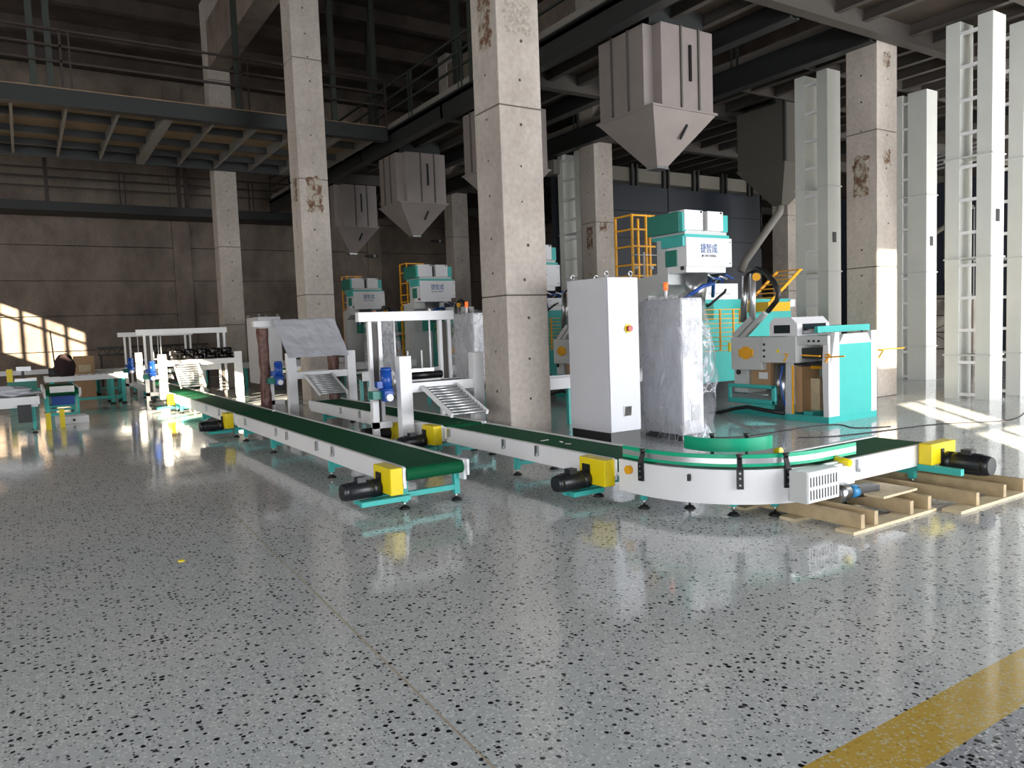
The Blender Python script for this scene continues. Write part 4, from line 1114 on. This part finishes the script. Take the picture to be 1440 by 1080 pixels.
# background right: tarpaulin stack, scaffold, sheets and navy wall
nw = struct(B(28.0, 28.1, 11.5, 22, 0, 6.1).build('wall_middle', M_NAVY))
for k in range(7):
    B(27.95, 28.0, 11.5, 22, .87*k+.01, .87*k+.86).build('panel', M_NAVY, nw)
t = thing('tarp_stack', 'stack of pale tarpaulin bulk bags seen between the white casings', 'stack', (21.2, 10.4, 0))
def ft(u, v):
    return (.12+.16*noise.noise(Vector((u*6, v*4, 2)))-.15*math.sin(PI*v), 2.6*u, v*1.95)
G().grid(ft, 36, 24).build('tarpaulin', M_TARP, t)
B(.3, 1.4, .05, 2.5, 0, 1.9).build('stacked_load', M_TARP, t)
t = thing('scaffold', 'dark scaffold frame in front of the tarpaulin stack', 'scaffold', (20.8, 10.3, 0))
for y in (0, .95, 2.2): G().bar((0, y, 0), (0, y, 1.9), .035).build('scaffold_post', M_RAIL, t)
for z in (.5, .95, 1.4, 1.85): G().bar((0, 0, z), (0, 2.2, z), .03).build('scaffold_rail', M_RAIL, t)
G().bar((0, 0, .5), (0, .95, .95), .02).bar((0, .95, .95), (0, 0, 1.4), .02).bar((0, .95, .5), (0, 2.2, .95), .02).build('scaffold_brace', M_RAIL, t)
t = thing('roof_panel_stack', 'silvery corrugated sheets high up between the white casings', 'panel', (22, 10.6, 5.6))
for k in range(5): G().bar((.12*k, 0, .42-.085*k), (.12*k, 2.0, .3-.085*k), .1, .045).build('corrugation', M_ALU, t)
G().cyl((.2, .98, 0), (.2, .98, -3.2), .02).build('hanging_rod', M_KICK, t)
for y in (.05, 1.9): G().bar((.25, y, .0), (.25, y, .78), .04).build('hanger', M_BEAM, t)
t = thing('side_chute', 'pale inclined pipe behind the white casings at the right', 'pipe', (23.0, 11.2, 0))
G().tube([(0, 1.6, 3.55), (0, .0, 4.45)], .07, 10).build('pipe', M_KICK, t)
G().bar((0, .02, 0), (0, .02, 4.45), .08).build('support_post', M_BEAM, t)

# wall lamps
wlg = 'small wall lamps on the back wall'
for (x, z, l) in ((16.2, 5.57, 'small wall lamp under the second hopper'), (12.98, 4.83, 'small wall lamp under the farthest hopper'), (18.85, 4.1, 'small wall lamp right of the third weigher head')):
    t = thing('wall_lamp', l, 'lamp', (x, 31.1, z), 0, wlg)
    B(-.25, .25, .0, .2, -.05, .05).build('bracket', M_JOIST, t); G().cyl((.1, -.02, 0), (.1, .02, .0), .06, 12).build('lens', M_ALU, t)

# whip antenna-like rods with cups beside cage
for (x, y, l) in ((9.35, 10.1, 'thin white mast with small cups behind the tall cabinet'), (9.9, 19.9, 'thin white mast right of the third weigher head')):
    t = thing('air_mast', l, 'mast', (x, y, 0))
    G().cyl((0, 0, 0), (0, 0, 2.75), .018, 8).build('mast', M_WHITE, t)
    G().bar((-.3, 0, 2.7), (.3, 0, 2.7), .012).build('cross_arm', M_WHITE, t)
    for a in (-.18, .18): G().cyl((a, 0, 2.45), (a, 0, 2.5), .03, 8).build('cup', M_WHITE, t)

# cables on the floor and paper scraps
def cable(label, pts, r=.006):
    # smooth through points
    P_ = [Vector((p[0], p[1], r)) for p in pts]; out = []
    for i in range(len(P_)-1):
        p0 = P_[max(i-1, 0)]; p1 = P_[i]; p2 = P_[i+1]; p3 = P_[min(i+2, len(P_)-1)]
        for k in range(6):
            s_ = k/6
            out.append(.5*((2*p1)+(p2-p0)*s_+(2*p0-5*p1+4*p2-p3)*s_*s_+(3*p1-p0-3*p2+p3)*s_**3))
    out.append(P_[-1])
    return tag(G().tube(out, r, 6).build('floor_cable', M_CABLE), label, 'cable')
cable('dark cable snaking from the wrapped cabinet to the teal machine', [(7.3, 6.75), (7.6, 6.5), (8.3, 6.45), (8.9, 6.45), (9.35, 6.3), (9.2, 5.95), (9.6, 5.7)])
cable('dark cable crossing the floor toward the sunlit patch', [(8.0, 5.95), (8.3, 5.75), (8.9, 5.6), (9.6, 5.5), (10.2, 5.38), (11.1, 4.95), (12.2, 5.2), (13.0, 5.5), (13.6, 5.4)])
sc_g = 'paper scraps on the belt before the big column'
for k, (x, y, a, l) in enumerate(((4.3, 6.15, .2, 'long paper scrap'), (4.36, 5.95, 1.2, 'bent paper scrap'), (4.33, 5.8, 2.0, 'small paper scrap'))):
    o = B(-.05+.01*k, .05-.01*k, -.012, .012, 0, .003).build('paper_scrap', M_WHITE); o.location = (x, y, H1+.001); o.rotation_euler = (0, 0, a)
    tag(o, l+' on the green belt in front of the column', 'paper', sc_g)
o = B(-.02, .02, -.02, .02, 0, .006).build('yellow_scrap', M_YEL); o.location = (.795, 5.5, .0005)
tag(o, 'tiny yellow scrap lying on the open floor at left', 'scrap')
